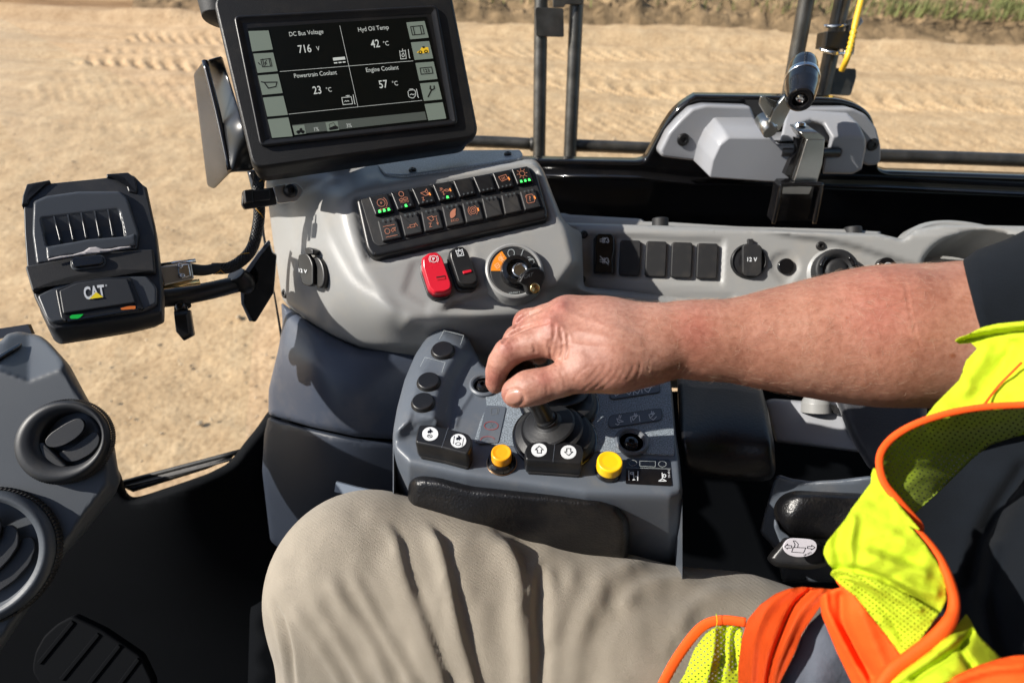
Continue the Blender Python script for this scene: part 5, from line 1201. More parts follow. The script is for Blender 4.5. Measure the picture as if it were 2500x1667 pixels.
# ================================================================== SEAT SIDE
arm_m = mat('armrest_vinyl', (.005,.005,.006), .40, bump=.25, bscale=420, detail=2, var=.1)
ar = thing('armrest', 'black grained vinyl armrest block right of the joystick console', 'armrest', U(1770,1100,.5))
sheet('cushion', rnd(ZS([(200,-250),(900,-250),(1012,150),(1085,420),(1140,720),(1152,985),(1115,1062),(1000,1082),(640,1055),(350,1005),(268,935),(222,600)]), 14, 4),
      tps([(1655,900,.600),(1860,900,.600),(1660,1050,.508),(1880,1050,.508),(1670,1080,.497),(1890,1085,.497),(1675,1130,.500),(1890,1150,.502),(1700,1160,.512),(1890,1172,.512),(1770,1000,.535)]), arm_m, ar, 9, 16, .014, .06)
ms = thing('seat_mechanism', 'blue-grey plastic seat side cover with a small black slot behind the armrest', 'seat cover', U(1950,1010,.6))
sheet('cover', rnd(ZS([(1040,330),(1062,300),(1125,284),(1440,310),(1690,270),(1740,180),(1800,300),(1840,575),(1960,760),(1960,800),(1150,700)]), 6, 4), tps([(1870,980,.62),(2050,985,.60),(2080,1090,.58),(1900,1075,.60),(1970,1020,.60)]), M['dash2'], ms, 9, 8, .008, .05)
lathe('round_boss', U(1992,983,.60), UP, [(.0145,-.01),(.0140,.0),(.011,.006),(.005,.009),(.0001,.0095)], M['dash'], ms, 32)
prism('slot', Plane((2040,1000,.593),(2060,1000,.591),(2040,1020,.590)), rnd(ZS([(1672,345),(1735,352),(1770,440),(1710,432),(1690,400)]), 4), -.001, .001, M['blkg'], ms)
st = thing('operator_seat', 'black operator seat with dark bolster, slate surround and adjusting lever, right of the armrest', 'seat', U(2000,1300,.5))
sb = sheet('bolster', rnd(ZS([(1700,240),(1720,278),(1822,560),(1900,720),(2060,980),(2600,1000),(2600,-200),(1700,-200)]), 20, 4), tps([(2030,960,.575),(2120,1150,.53),(2260,1150,.50),(2260,960,.55),(2300,850,.60)]), mat('seat_fabric', (.013,.014,.019), .65, bump=.5, bscale=700, sheen=.2), st, 14, 22, .015, .06)
sl = st
sheet('surround', rnd(ZU([(1445,40),(1480,22),(1560,50),(1700,70),(1900,60),(2140,30),(2240,100),(2240,800),(1500,800),(1450,560),(1342,445),(1345,400),(1400,200)]), 10, 4), tps([(1890,1165,.53),(2100,1170,.50),(1860,1300,.56),(1950,1400,.56),(2150,1400,.54)]), M['pod'], sl, 10, 9, .008, .05)
sheet('grained_pad', rnd(ZU([(1432,290),(1448,225),(1500,165),(1590,137),(2080,158),(2180,240),(2180,470),(1900,490),(1560,478),(1472,400)]), 14, 4), tps([(1890,1220,.505),(1930,1270,.490),(2100,1230,.48),(2100,1290,.475),(1950,1320,.505)]), M['lea'], sl, 7, 20, .016, .03)
sheet('seat_lever', rnd(ZU([(1440,340),(1462,350),(1490,420),(1560,470),(1540,520),(1500,560),(1438,400)]), 5, 3), lambda x, y: .500+x*0, M['pod'], sl, 6, 4, .003, .01)
sheet('lever_handle', rnd(ZU([(1470,520),(1500,470),(1560,470),(1760,490),(1830,560),(1830,680),(1700,708),(1450,690),(1385,632),(1400,600)]), 14, 4), tps([(1880,1370,.495),(1960,1385,.485),(2020,1350,.48),(1950,1310,.49)]), M['blk'], sl, 7, 14, .012, .03)
Pdl = Plane((1951,1335,.470), n=-FW+np.array([0,.05,.5]))
lbl = rnd(ZU([(1504,560),(1506,520),(1530,490),(1560,477),(1640,481),(1705,487),(1738,505),(1748,545),(1725,590),(1670,612),(1600,616),(1540,600)]), 9, 4)
sdl = thing('seat_adjust_label', 'round white seat-adjustment label with a seat and two arrows', 'label', Pdl.pt(1951,1335))
prism('disc', Pdl, lbl, -.001, .0008, mat('label_white', (.50,.48,.52), .4), sdl, .0004)
strokes('seat_symbol', Pdl, [ZU([(1572,545),(1662,548),(1646,584),(1560,578),(1572,545)]), ZU([(1578,542),(1585,525),(1572,498),(1588,498),(1608,520),(1604,545)]), ZU([(1510,540),(1532,520),(1532,532),(1560,532),(1560,548),(1532,548),(1530,556),(1510,540)]), ZU([(1728,546),(1704,528),(1704,538),(1674,538),(1674,552),(1702,554),(1702,562),(1728,546)])], 1.3, .0011, M['blkg'], sdl)
text('label_number', Pdl, '289-2073', ZU([(1674,592)])[0], 4.2, M['blkg'], sdl, .0011, (.93,-.38), (.38,.93), .9)

# ================================================================== FRONT CONSOLE WITH AIR VENTS
vc_m = mat('steel_grey_plastic', (.060,.070,.084), .5, bump=.3, bscale=1200, var=.05)
vc = thing('vent_console', 'dark grey front console with two round air vents, in the left corner', 'console', U(120,1100,.5))
VPL = Plane((0,1000,.490),(200,1080,.500),(40,1500,.468))
def vpts(x, y):                        # flat angular face, bevelled towards the window and along the top
    d = VPL.depth(x, y)
    e = segdist(x, y, [(-200,900),(0,905),(70,930),(150,900)]+[(238,1040),(262,1110),(262,1180),(200,1260),(60,1470),(-100,1700)], False)
    out_ = inside(x, y, [(-300,905),(0,905),(70,930),(150,900),(238,1040),(262,1110),(262,1180),(200,1260),(60,1470),(-100,1700),(700,1700),(700,600),(-300,600)])
    return d+np.where(out_, 1, 0)*e*.00045
sheet('console_shell', rnd([(-160,840)]+ZV([(0,252),(55,185),(150,163),(330,198),(400,250),(572,440),(700,680),(905,1040),(940,1100),(967,1285)])+[(296,1168),(282,1205),(215,1290),(160,1352),(100,1440),(0,1592),(-60,1700),(-160,1700)], 10, 4), vpts, vc_m, vc, 7, 10, .010, .10)
PSl = Plane(*[(x, y, float(vpts(np.array([float(x)]), np.array([float(y)]))[0])-.0015) for x, y in ((10,845),(45,838),(20,868))])
prism('defrost_slot', PSl, ZV([(-60,400),(150,268),(180,275),(160,300),(-40,425)]), -.002, .002, M['blkg'], vc, .001)
pt_ = prism('corner_tab', Plane((20,800,.60),(60,800,.60),(20,820,.60)), ZV([(-60,150),(228,105),(262,185),(150,170),(-60,240)]), -.004, 0, M['blkg'], vc)
def vent(label, cx, cy, R, hole, vanes, pl):
    t = thing('air_vent', label, 'air vent', pl.pt(cx, cy)); s_ = pl.scale(cx, cy); r_ = R*s_
    n = pl.n; o_ = pl.pt(cx, cy, 0); u_ = np.cross(n,[0,0,1.]); u_ /= np.linalg.norm(u_); v_ = np.cross(n, u_)
    rings = []
    for rr2, h_, kn in ((1.04,-.004,1),(1.04,.003,1),(1.02,.0042,1)):
        rings.append(np.array([o_+h_*n+r_*rr2*(1-.018*(k % 2)*kn)*(math.cos(math.pi*k/110)*u_+math.sin(math.pi*k/110)*v_) for k in range(220)]))
    V, F, fl = rings_mesh(rings, False, False); mk('knurled_rim', V, F, M['blkm'], t, False)
    ox, oy, hr = hole; oh = pl.pt(ox, oy, 0); rh = hr*s_
    N_ = 72; A = [2*math.pi*k/N_ for k in range(N_)]
    circ = lambda c, r, h_: np.array([c+h_*n+r*(math.cos(a)*u_+math.sin(a)*v_) for a in A])
    rg = [circ(o_, r_*1.0, .003), circ(o_, r_*.985, .0075), circ(o_*.8+oh*.2, r_*.93, .0105), circ(o_*.6+oh*.4, r_*.84, .0112), circ(o_*.2+oh*.8, rh*1.12, .0088), circ(oh, rh*1.02, .0066), circ(oh, rh, .004), circ(oh, rh*.97, -.012)]
    V, F, fl = rings_mesh(rg, False, False); mk('collar', V, F, M['trim2'] if R < 130 else vc_m, t)
    V, F, fl = rings_mesh([circ(oh, rh*.97, -.012), circ(oh, .0003, -.012)], False, True); mk('duct', V, F, M['blkg'], t)
    for k, (pts, off) in enumerate(vanes):
        prism('vane', pl, pts, off-.0022, off, M['trim2'], t, .0008)
    return t, pl
PV1 = Plane((162,1077,float(VPL.depth(np.float64(162),np.float64(1077)))-.004), n=VPL.n)
vent('smaller round air vent with two dark blades, beside the low window', 162, 1077, 99, (181,1071,65),
     [(rnd(ZV([(392,1060),(440,1000),(560,920),(650,876),(700,880),(727,930),(705,990),(640,1050),(550,1100),(470,1120),(412,1105)]), 9), .006),
      (rnd(ZV([(480,1160),(600,1110),(700,1040),(765,985),(805,985),(829,1035),(815,1100),(750,1170),(650,1225),(575,1237),(520,1210)]), 9), .002)], PV1)
prism('vane_stop', PV1, rnd(ZV([(385,1070),(420,1110),(480,1170),(575,1265),(520,1290),(380,1200),(340,1080)]), 4), .001, .0060, M['trim2'], vc, .0015)
PV2 = Plane((-40,1357,float(VPL.depth(np.float64(-40),np.float64(1357)))-.003), n=VPL.n)
Z8 = Z(0,1150,3.033)
vent('larger round air vent cut off by the left edge, with curved blades', -40, 1357, 158, (-45,1352,128),
     [(rnd(Z8([(-260,360),(-60,300),(20,298),(66,370),(42,490),(-60,600),(-260,700)]), 12), .010),
      (rnd(Z8([(-260,560),(0,430),(108,383),(167,430),(167,540),(102,640),(0,745),(-260,880)]), 12), .006),
      (rnd(Z8([(-260,760),(60,570),(180,492),(246,480),(275,560),(232,680),(122,802),(0,888),(-200,960)]), 12), .002)], PV2)
pd = thing('foot_pedal', 'black ribbed rubber foot pedal in the dark footwell', 'pedal', U(200,1600,1.0))
PPd = Plane((200,1600,.70), n=(0.1,-.62,.78))
prism('pedal_pad', PPd, rnd(Z8([(235,1440),(255,1340),(320,1220),(420,1130),(530,1070),(760,1180),(900,1275),(1040,1370),(1130,1560),(1130,1750),(420,1750),(240,1500)]), 10), -.012, 0, M['foot'], pd, .003)
for a, b in (((545,1110),(290,1420)),((735,1200),(455,1540)),((890,1285),(640,1600)),((1030,1385),(830,1650))):
    pts = Z8([a, b]); dx = np.array(pts[1])-np.array(pts[0]); nn = np.array([-dx[1], dx[0]])/np.linalg.norm(dx)*5
    prism('pedal_rib', PPd, rnd([tuple(np.array(pts[0])-nn), tuple(np.array(pts[1])-nn), tuple(np.array(pts[1])+nn), tuple(np.array(pts[0])+nn)], 3), 0, .0022, M['foot'], pd, .0008)

# ================================================================== PERSON
def skin_mat():
    m = bpy.data.materials.new('weathered_skin'); m.use_nodes = True; n = m.node_tree; L = n.links; b = n.nodes['Principled BSDF']
    b.inputs['Roughness'].default_value = .46; b.inputs['Specular IOR Level'].default_value = .42
    b.inputs['Subsurface Weight'].default_value = .12; b.inputs['Subsurface Radius'].default_value = (.008,.003,.0015); b.inputs['Subsurface Scale'].default_value = .5
    tc = n.nodes.new('ShaderNodeTexCoord')
    def noise(sc, det, rough=.6, vec=None):
        q = n.nodes.new('ShaderNodeTexNoise'); q.inputs['Scale'].default_value = sc; q.inputs['Detail'].default_value = det; q.inputs['Roughness'].default_value = rough
        L.new(vec or tc.outputs['Object'], q.inputs['Vector']); return q.outputs['Fac']
    r = n.nodes.new('ShaderNodeValToRGB'); e = r.color_ramp.elements; e[0].position = .30; e[0].color = (.32,.148,.108,1); e[1].position = .72; e[1].color = (.47,.27,.21,1); x = e.new(.5); x.color = (.405,.205,.152,1)
    L.new(noise(22, 6, .62), r.inputs['Fac'])
    r2 = n.nodes.new('ShaderNodeValToRGB'); e = r2.color_ramp.elements; e[0].position = .33; e[0].color = (.80,.70,.66,1); e[1].position = .60; e[1].color = (1.06,1.05,1.05,1)
    L.new(noise(260, 5, .7), r2.inputs['Fac'])
    mx = n.nodes.new('ShaderNodeMix'); mx.data_type = 'RGBA'; mx.blend_type = 'MULTIPLY'; mx.inputs['Factor'].default_value = .9
    L.new(r.outputs[0], mx.inputs['A']); L.new(r2.outputs[0], mx.inputs['B'])
    r3 = n.nodes.new('ShaderNodeValToRGB'); e = r3.color_ramp.elements; e[0].position = .735; e[0].color = (0,0,0,1); e[1].position = .80; e[1].color = (1,1,1,1)
    L.new(noise(120, 2, .4), r3.inputs['Fac'])
    m3 = n.nodes.new('ShaderNodeMix'); m3.data_type = 'RGBA'; L.new(r3.outputs[0], m3.inputs['Factor']); L.new(mx.outputs['Result'], m3.inputs['A']); m3.inputs['B'].default_value = (.30,.11,.06,1)
    at = n.nodes.new('ShaderNodeAttribute'); at.attribute_name = 'skin_tone'
    m4 = n.nodes.new('ShaderNodeMix'); m4.data_type = 'RGBA'; m4.blend_type = 'MULTIPLY'; m4.inputs['Factor'].default_value = 1
    L.new(m3.outputs['Result'], m4.inputs['A']); L.new(at.outputs['Color'], m4.inputs['B']); L.new(m4.outputs['Result'], b.inputs['Base Color'])
    mp = n.nodes.new('ShaderNodeMapping'); mp.inputs['Scale'].default_value = (1, 2.6, 2.6); L.new(tc.outputs['Object'], mp.inputs['Vector'])
    b1 = n.nodes.new('ShaderNodeBump'); b1.inputs['Strength'].default_value = .38; b1.inputs['Distance'].default_value = .0007; L.new(noise(420, 5, .65, mp.outputs[0]), b1.inputs['Height'])
    vo = n.nodes.new('ShaderNodeTexVoronoi'); vo.inputs['Scale'].default_value = 900; vo.feature = 'DISTANCE_TO_EDGE'; L.new(tc.outputs['Object'], vo.inputs['Vector'])
    b2 = n.nodes.new('ShaderNodeBump'); b2.inputs['Strength'].default_value = .35; b2.inputs['Distance'].default_value = .0003
    L.new(vo.outputs['Distance'], b2.inputs['Height']); L.new(b1.outputs[0], b2.inputs['Normal']); L.new(b2.outputs[0], b.inputs['Normal'])
    return m
M['skin'] = skin_mat()
M['nail'] = mat('thumbnail', (.40,.20,.15), .30, spec=.5, sub=.1)
def nd(px, py, d, R): return (U(px, py, d), R*d/FPX)
def chain(*nodes):
    q = [nd(*n) for n in nodes]; return list(zip(q[:-1], q[1:]))
person = thing('person', 'operator in khaki trousers and yellow-orange safety vest, hand on the joystick', 'person', U(2200,1667,.5))
palm = (chain((1602,812,.434,55),(1565,822,.440,52),(1470,808,.447,52),(1410,778,.462,44)) + chain((1602,818,.434,56),(1480,800,.444,54),(1385,772,.449,44))
      + chain((1602,835,.430,60),(1480,818,.436,55),(1366,790,.438,44)) + chain((1602,858,.426,58),(1480,848,.427,55),(1352,826,.428,43))
      + chain((1604,858,.424,58),(1560,874,.420,54),(1500,890,.417,56),(1430,903,.416,50)) + chain((1480,848,.424,50),(1424,860,.424,36)))
index = chain((1352,826,.428,39),(1296,840,.430,32),(1240,861,.433,32),(1222,884,.436,27.5),(1212,908,.441,23.5),(1208,934,.446,19),(1210,943,.448,17))
middle = chain((1366,792,.438,42),(1312,808,.445,35),(1266,830,.450,34),(1232,872,.464,28),(1224,915,.475,24))
ring = chain((1385,774,.449,43),(1335,780,.458,35),(1289,790,.466,34),(1268,845,.485,27),(1278,888,.494,23))
pinky = chain((1410,780,.462,40),(1370,782,.472,33),(1330,788,.482,31),(1308,835,.498,25),(1316,868,.503,22))
thumb = chain((1430,905,.416,47),(1368,928,.416,37),(1318,942,.417,38),(1288,948,.418,39),(1260,959,.421,36))
fore = chain((1602,838,.430,68),(1660,832,.430,73),(1730,833,.430,82),(1860,831,.428,101),(1950,828,.426,118),(2030,825,.425,134),(2110,821,.422,147),(2180,820,.420,157),(2346,820,.415,168),(2640,800,.42,184)) + chain((1655,794,.440,42),(1700,800,.440,44))
ZHD = Z(1130,680,3.92)
creases = []   # (polyline, half-width px, depth m)
def cr(pts, wd, am): creases.append((ZHD(pts), wd, am))
for pts in ([(655,920),(700,1000),(720,1100)],[(690,940),(735,1020),(760,1110)],[(770,920),(800,1010),(810,1100)],[(850,900),(905,960),(930,1050)],[(925,890),(970,960),(985,1040)]): cr(pts, 1.7, .00045)
for pts in ([(860,400),(880,500),(850,640),(840,760),(900,830)],[(930,480),(955,600),(950,720),(930,790)],[(1000,540),(1010,640),(985,760)],[(690,700),(680,640)],[(840,690),(820,640),(830,590)]): cr(pts, 2.2, .0011)
for pts in ([(1440,770),(1425,880),(1340,980),(1210,1080)],[(1380,800),(1330,900),(1240,1000),(1150,1070)],[(1500,790),(1490,880),(1420,980),(1330,1050)],[(1300,840),(1230,930),(1150,1000)],[(1560,820),(1540,900),(1480,980)],[(1640,820),(1610,900),(1560,970)],[(1200,840),(1120,900),(1060,980)],[(1700,800),(1690,880),(1650,960)],[(1790,780),(1780,880)]): cr(pts, 1.9, .00055)
for pts in ([(395,610),(430,640),(440,690)],[(430,590),(470,640),(475,690)],[(370,650),(400,690),(415,740)],[(520,560),(545,610)],[(620,520),(650,570)]): cr(pts, 1.6, .0004)
for pts in ([(250,840),(300,880)],[(262,800),(315,835)],[(860,200),(900,240)],[(790,280),(840,300),(900,300)]): cr(pts, 1.6, .0003)
creases.append((ZE([(1215,560),(1250,760),(1290,950),(1330,1080),(1370,1200)]), 2.2, .0007))
creases.append((ZHD([(385,612),(470,535),(600,478),(720,440),(820,425)]), 2.6, .0026))
creases.append((ZHD([(498,470),(540,400),(620,345),(700,318),(760,300)]), 2.6, .0024))
creases.append((ZHD([(560,330),(650,300),(780,262)]), 2.0, .0004))
bulges = [((1345,792),24,.0012),((1372,745),20,.0014),((1236,846),18,.0008),((1500,835),60,.0010),((1318,920),26,.0006)]
nail_c, nail_r = (1254,971), (24,21)
def hand_post(V, N):
    x, y, d = proj(V); v = CAM-V; v /= np.linalg.norm(v, axis=1)[:,None]; fc = np.clip(((N*v).sum(1))*1.6, 0, 1); dd = np.zeros(len(V))
    for ln, wd, am in creases:
        ln = catmull(ln, 5) if len(ln) > 2 else np.array(ln); q = segdist(x, y, ln, False)
        dd -= am*np.exp(-(q/wd)**2)-am*.35*np.exp(-((q-2.6*wd)/(1.5*wd))**2)
    for (cx, cy), R, am in bulges: dd += am*np.exp(-((x-cx)**2+(y-cy)**2)/R**2)
    # tendons fanning over the back of the hand
    for a, b in (((1560,838),(1365,800)),((1560,822),(1380,762)),((1565,860),(1372,838))):
        dd += .0007*np.exp(-(segdist(x, y, [a, b], False)/7)**2)
    rr = np.sqrt(((x-nail_c[0])/nail_r[0])**2+((y-nail_c[1])/nail_r[1])**2)
    near = d < .420
    dd += np.where(near, -.0014*np.exp(-((rr-1.0)/.13)**2)+.0002*(rr < .9), 0)
    dd += .00012*(vnoise(x/14, y/14, 31)-.5)*2
    return V+N*(dd*fc)[:,None]
body, BV, BN = sdf_body('body', [(.0055, palm), (.0022, thumb), (.0018, index), (.0018, middle), (.0018, ring), (.0018, pinky), (.006, fore)], .0022, .00125, [M['skin'], M['nail']], person, hand_post, 7, 1)
me = body.data; og = world_origin(body); n_ = len(me.polygons); cc = np.zeros(n_*3); me.polygons.foreach_get('center', cc); cc = cc.reshape(-1,3)+og
nn = np.zeros(n_*3); me.polygons.foreach_get('normal', nn); nn = nn.reshape(-1,3)
x, y, d = proj(cc); v = CAM-cc; v /= np.linalg.norm(v, axis=1)[:,None]
isn = (np.sqrt(((x-nail_c[0])/nail_r[0])**2+((y-nail_c[1])/nail_r[1])**2) < .93) & (d < .420) & ((nn*v).sum(1) > .15)
me.polygons.foreach_set('material_index', isn.astype(int)); me.update()
# pigment: weathered forearm, pinker knuckles and fingertips
x, y, d = proj(BV); tone = np.ones((len(BV), 4)); tone[:,:3] = .95; fa = np.clip((x-1480)/220, 0, 1)[:,None]
tone[:,:3] *= 1-fa*np.array([.10,.14,.20])
fl_ = sum(np.exp(-((x-cx)**2+(y-cy)**2)/R**2) for cx, cy, R in ((1345,790,34),(1372,742,24),(1238,848,24),(1262,780,22),(1205,925,26),(1240,975,22),(1330,925,20),(1700,800,60),(2150,760,110)))
tone[:,:3] *= 1-np.clip(fl_, 0, 1)[:,None]*np.array([.02,.20,.16])
tone[:,:3] *= (1+.07*(vnoise(x/26, y/26, 61)-.5)+.06*(vnoise(x/9, y/9, 62)-.5))[:,None]
ca = body.data.color_attributes.new('skin_tone', 'FLOAT_COLOR', 'POINT'); ca.data.foreach_set('color', tone.ravel().astype(np.float32))
# fine pale hairs on the forearm
rg = random.Random(3); x, y, d = proj(BV); v = CAM-BV; v /= np.linalg.norm(v, axis=1)[:,None]; f_ = (BN*v).sum(1)
cand = np.where((x > 1500) & (x < 2280) & (f_ > -.25) & (y < 960))[0]; gs = []
for k in range(1100):
    i = cand[rg.randrange(len(cand))]
    if y[i] > 850 and rg.random() < .45: continue
    p = BV[i]; nrm = BN[i]; t_ = np.array([rg.uniform(-.2,1.0), rg.uniform(-.7,.5), rg.uniform(-.5,.5)]); t_ -= (t_@nrm)*nrm; t_ /= np.linalg.norm(t_); L_ = rg.uniform(.004,.010); bnd = rg.uniform(-.5,.5)
    s_ = np.cross(nrm, t_); C_ = [p+t_*L_*q+nrm*(.0002+L_*.30*q*(1.25-q))+s_*bnd*L_*q*q for q in (0,.33,.66,1)]
    gs.append(tube_geo(C_, [.00004,.00004,.00003,.00001], 3, False))
Vh, Fh = join_geo(gs); hair = mk('arm_hair', Vh, Fh, mat('pale_arm_hair', (.50,.36,.26), .5), person); hair['kind'] = 'stuff'

# ---- trousers
def cloth_mat(name, base, scale, strength, rough=.85, var=.06, rot=.6, sheen=.25, dots=None, ribs2=False):
    m = bpy.data.materials.new(name); m.use_nodes = True; n = m.node_tree; L = n.links; b = n.nodes['Principled BSDF']
    b.inputs['Roughness'].default_value = rough; b.inputs['Sheen Weight'].default_value = sheen; b.inputs['Specular IOR Level'].default_value = .2
    tc = n.nodes.new('ShaderNodeTexCoord'); uv = tc.outputs['UV']
    mp = n.nodes.new('ShaderNodeMapping'); mp.inputs['Rotation'].default_value = (0,0,rot); L.new(uv, mp.inputs['Vector'])
    wv = n.nodes.new('ShaderNodeTexWave'); wv.inputs['Scale'].default_value = scale; wv.inputs['Distortion'].default_value = .35; wv.inputs['Detail'].default_value = 1; wv.inputs['Detail Scale'].default_value = 4
    L.new(mp.outputs[0], wv.inputs['Vector'])
    nz = n.nodes.new('ShaderNodeTexNoise'); nz.inputs['Scale'].default_value = 60; nz.inputs['Detail'].default_value = 6; L.new(tc.outputs['Object'], nz.inputs['Vector'])
    mr = n.nodes.new('ShaderNodeMapRange'); mr.inputs['From Min'].default_value = .3; mr.inputs['From Max'].default_value = .7; mr.inputs['To Min'].default_value = 1-var; mr.inputs['To Max'].default_value = 1+var; L.new(nz.outputs['Fac'], mr.inputs['Value'])
    m2 = n.nodes.new('ShaderNodeMapRange'); m2.inputs['To Min'].default_value = 1-strength*.22; m2.inputs['To Max'].default_value = 1.02; L.new(wv.outputs['Fac'], m2.inputs['Value'])
    mu = n.nodes.new('ShaderNodeMath'); mu.operation = 'MULTIPLY'; L.new(mr.outputs[0], mu.inputs[0]); L.new(m2.outputs[0], mu.inputs[1])
    sc_ = n.nodes.new('ShaderNodeVectorMath'); sc_.operation = 'SCALE'; sc_.inputs[0].default_value = base; L.new(mu.outputs[0], sc_.inputs['Scale']); L.new(sc_.outputs[0], b.inputs['Base Color'])
    bp = n.nodes.new('ShaderNodeBump'); bp.inputs['Strength'].default_value = strength; bp.inputs['Distance'].default_value = .0004; L.new(wv.outputs['Fac'], bp.inputs['Height'])
    bq = n.nodes.new('ShaderNodeBump'); bq.inputs['Strength'].default_value = .4; bq.inputs['Distance'].default_value = .0006
    n2 = n.nodes.new('ShaderNodeTexNoise'); n2.inputs['Scale'].default_value = 900; L.new(tc.outputs['Object'], n2.inputs['Vector']); L.new(n2.outputs['Fac'], bq.inputs['Height']); L.new(bp.outputs[0], bq.inputs['Normal']); L.new(bq.outputs[0], b.inputs['Normal'])
    if dots:
        dm = n.nodes.new('ShaderNodeMapping'); dm.inputs['Rotation'].default_value = (0,0,dots[1]); dm.inputs['Scale'].default_value = (dots[0], dots[0]*dots[3], 1); L.new(uv, dm.inputs['Vector'])
        vo = n.nodes.new('ShaderNodeTexVoronoi'); vo.inputs['Scale'].default_value = 1; vo.inputs['Randomness'].default_value = .12; vo.voronoi_dimensions = '2D'; L.new(dm.outputs[0], vo.inputs['Vector'])
        cp = n.nodes.new('ShaderNodeMath'); cp.operation = 'GREATER_THAN'; cp.inputs[1].default_value = dots[2]; L.new(vo.outputs['Distance'], cp.inputs[0]); L.new(cp.outputs[0], b.inputs['Alpha'])
    return m
M['khaki'] = cloth_mat('khaki_twill', (.335,.292,.232), 11, .9, .85, .05, .32)
Z4 = Z(600,1150,2.94); Z5 = ZU
folds = [  # line, width left, width right, height
 (Z4([(985,350),(1080,500),(1130,700),(1200,900),(1290,1130),(1430,1520),(1500,1700)]), 18, 8, .0055),
 (Z4([(1270,360),(1380,520),(1440,720),(1500,1000),(1640,1520),(1700,1700)]), 21, 9, .0060),
 (Z4([(1690,450),(1850,570),(1940,760),(1960,1000),(1980,1300),(1990,1700)]), 26, 22, .0075),
 (Z4([(2118,585),(2062,720),(2040,960),(2050,1300),(2060,1700)]), 7, 10, .0045),
 (Z4([(2110,600),(2200,820),(2190,1000),(2170,1200)]), 18, 14, .0032),
 (Z4([(2380,620),(2300,880),(2210,1250),(2180,1600)]), 20, 22, .0040),
 (Z4([(600,720),(700,930),(900,1200),(1060,1560)]), 16, 10, .0040),
 (Z4([(740,690),(860,900),(960,1100),(1240,1560)]), 15, 8, .0036),
 (Z4([(330,960),(500,1200),(720,1560)]), 12, 8, .0028), (Z4([(470,880),(640,1150),(880,1560)]), 13, 8, .0030),
 (Z4([(1000,560),(1060,760),(1180,1100),(1330,1500)]), 14, 14, .0020), (Z4([(1420,740),(1370,960),(1360,1100)]), 6, 6, .0012),
 (Z5([(240,660),(120,900),(30,1200),(0,1500)]), 28, 22, .0045), (Z5([(560,650),(400,700),(230,820),(180,960)]), 22, 22, .0034),
 (Z5([(950,770),(700,790),(480,830),(380,930)]), 18, 18, .0034), (Z5([(1300,860),(1000,900),(820,1010),(760,1120)]), 20, 22, .0030)]
def trouser_post(V, N):
    x, y, d = proj(V); v = CAM-V; v /= np.linalg.norm(v, axis=1)[:,None]; fc = np.clip(((N*v).sum(1))*2.2, 0, 1); dd = np.zeros(len(V))
    for ln, wl, wr, am in folds:
        P = catmull(ln, 5); best = np.full(len(x), 1e9); sg = np.zeros(len(x)); tt = np.zeros(len(x))
        for i in range(len(P)-1):
            a, b = P[i], P[i+1]; e = b-a; L2 = e@e; t = np.clip(((x-a[0])*e[0]+(y-a[1])*e[1])/L2, 0, 1); dx = x-a[0]-t*e[0]; dy = y-a[1]-t*e[1]; q = np.hypot(dx, dy)
            u = q < best; best = np.where(u, q, best); sg = np.where(u, np.sign(e[0]*dy-e[1]*dx), sg); tt = np.where(u, (i+t)/(len(P)-1), tt)
        right = sg < 0; w_ = np.where(right, wr, wl); taper = np.clip(tt*5, 0, 1)
        dd += am*taper*(np.exp(-(best/w_)**2)-.45*np.where(right, np.exp(-((best-2.3*wr)/(1.4*wr))**2), 0))
    gl = Z4([(165,850),(210,980),(262,1090),(310,1280),(335,1560)]); q = segdist(x, y, catmull(gl, 5), False); dd -= np.clip((y-1460)/60, 0, 1)*(.005*np.exp(-(q/7)**2)-.002*np.exp(-((q-14)/8)**2))
    dd += .0010*(vnoise(x/38, y/60, 41)-.5)*2
    return V+N*(dd*fc)[:,None]
thigh = chain((893,1434,.490,218),(1080,1500,.486,241),(1473,1641,.485,270),(1800,1710,.49,284),(2250,1850,.50,320))
shin = chain((893,1436,.490,216),(896,1700,.55,198),(910,2150,.70,170))
tr, TV, TN = sdf_body('trousers', [(.006, thigh), (.006, shin)], .008, .0021, M['khaki'], person, trouser_post, 5, 5)
px_uv(tr)

# ---- shirt
M['navy'] = cloth_mat('dark_navy_knit', (.0042,.0065,.0105), 16, .5, .95, .10, 1.45, sheen=.02)
def oval(c, up, fr, n=56): return np.array([c+math.cos(a)*up+math.sin(a)*fr for a in [2*math.pi*k/n for k in range(n)]])
rings = []
for (cx, cy, cd), (ux, uy), fr in (((2398,826,.415),(2352,650),.060),((2398,826,.415),(2350,640),.064),((2402,826,.415),(2354,634),.067),((2420,820,.415),(2385,612),.069),((2480,800,.415),(2460,585),.073),((2600,780,.41),(2590,520),.082),((2800,760,.40),(2800,470),.09)):
    c_ = U(cx, cy, cd); rings.append(oval(c_, U(ux, uy, cd)-c_, (CAM-c_)/np.linalg.norm(CAM-c_)*fr))
V, F, fl = rings_mesh(rings, False, True); V = np.array(V)
x, y, d = proj(V); nz = .0016*(vnoise(x/22, y/60, 51)-.5)*2; V = V+(CAM-V)/np.linalg.norm(CAM-V, axis=1)[:,None]*nz[:,None]
shirt = mk('shirt', V, F, M['navy'], person); px_uv(shirt); M['refl'] = mat('grey_reflective_tape_weave', (.10,.112,.14), .9, spec=.1, bump=.4, bscale=300, var=.14, vscale=60)
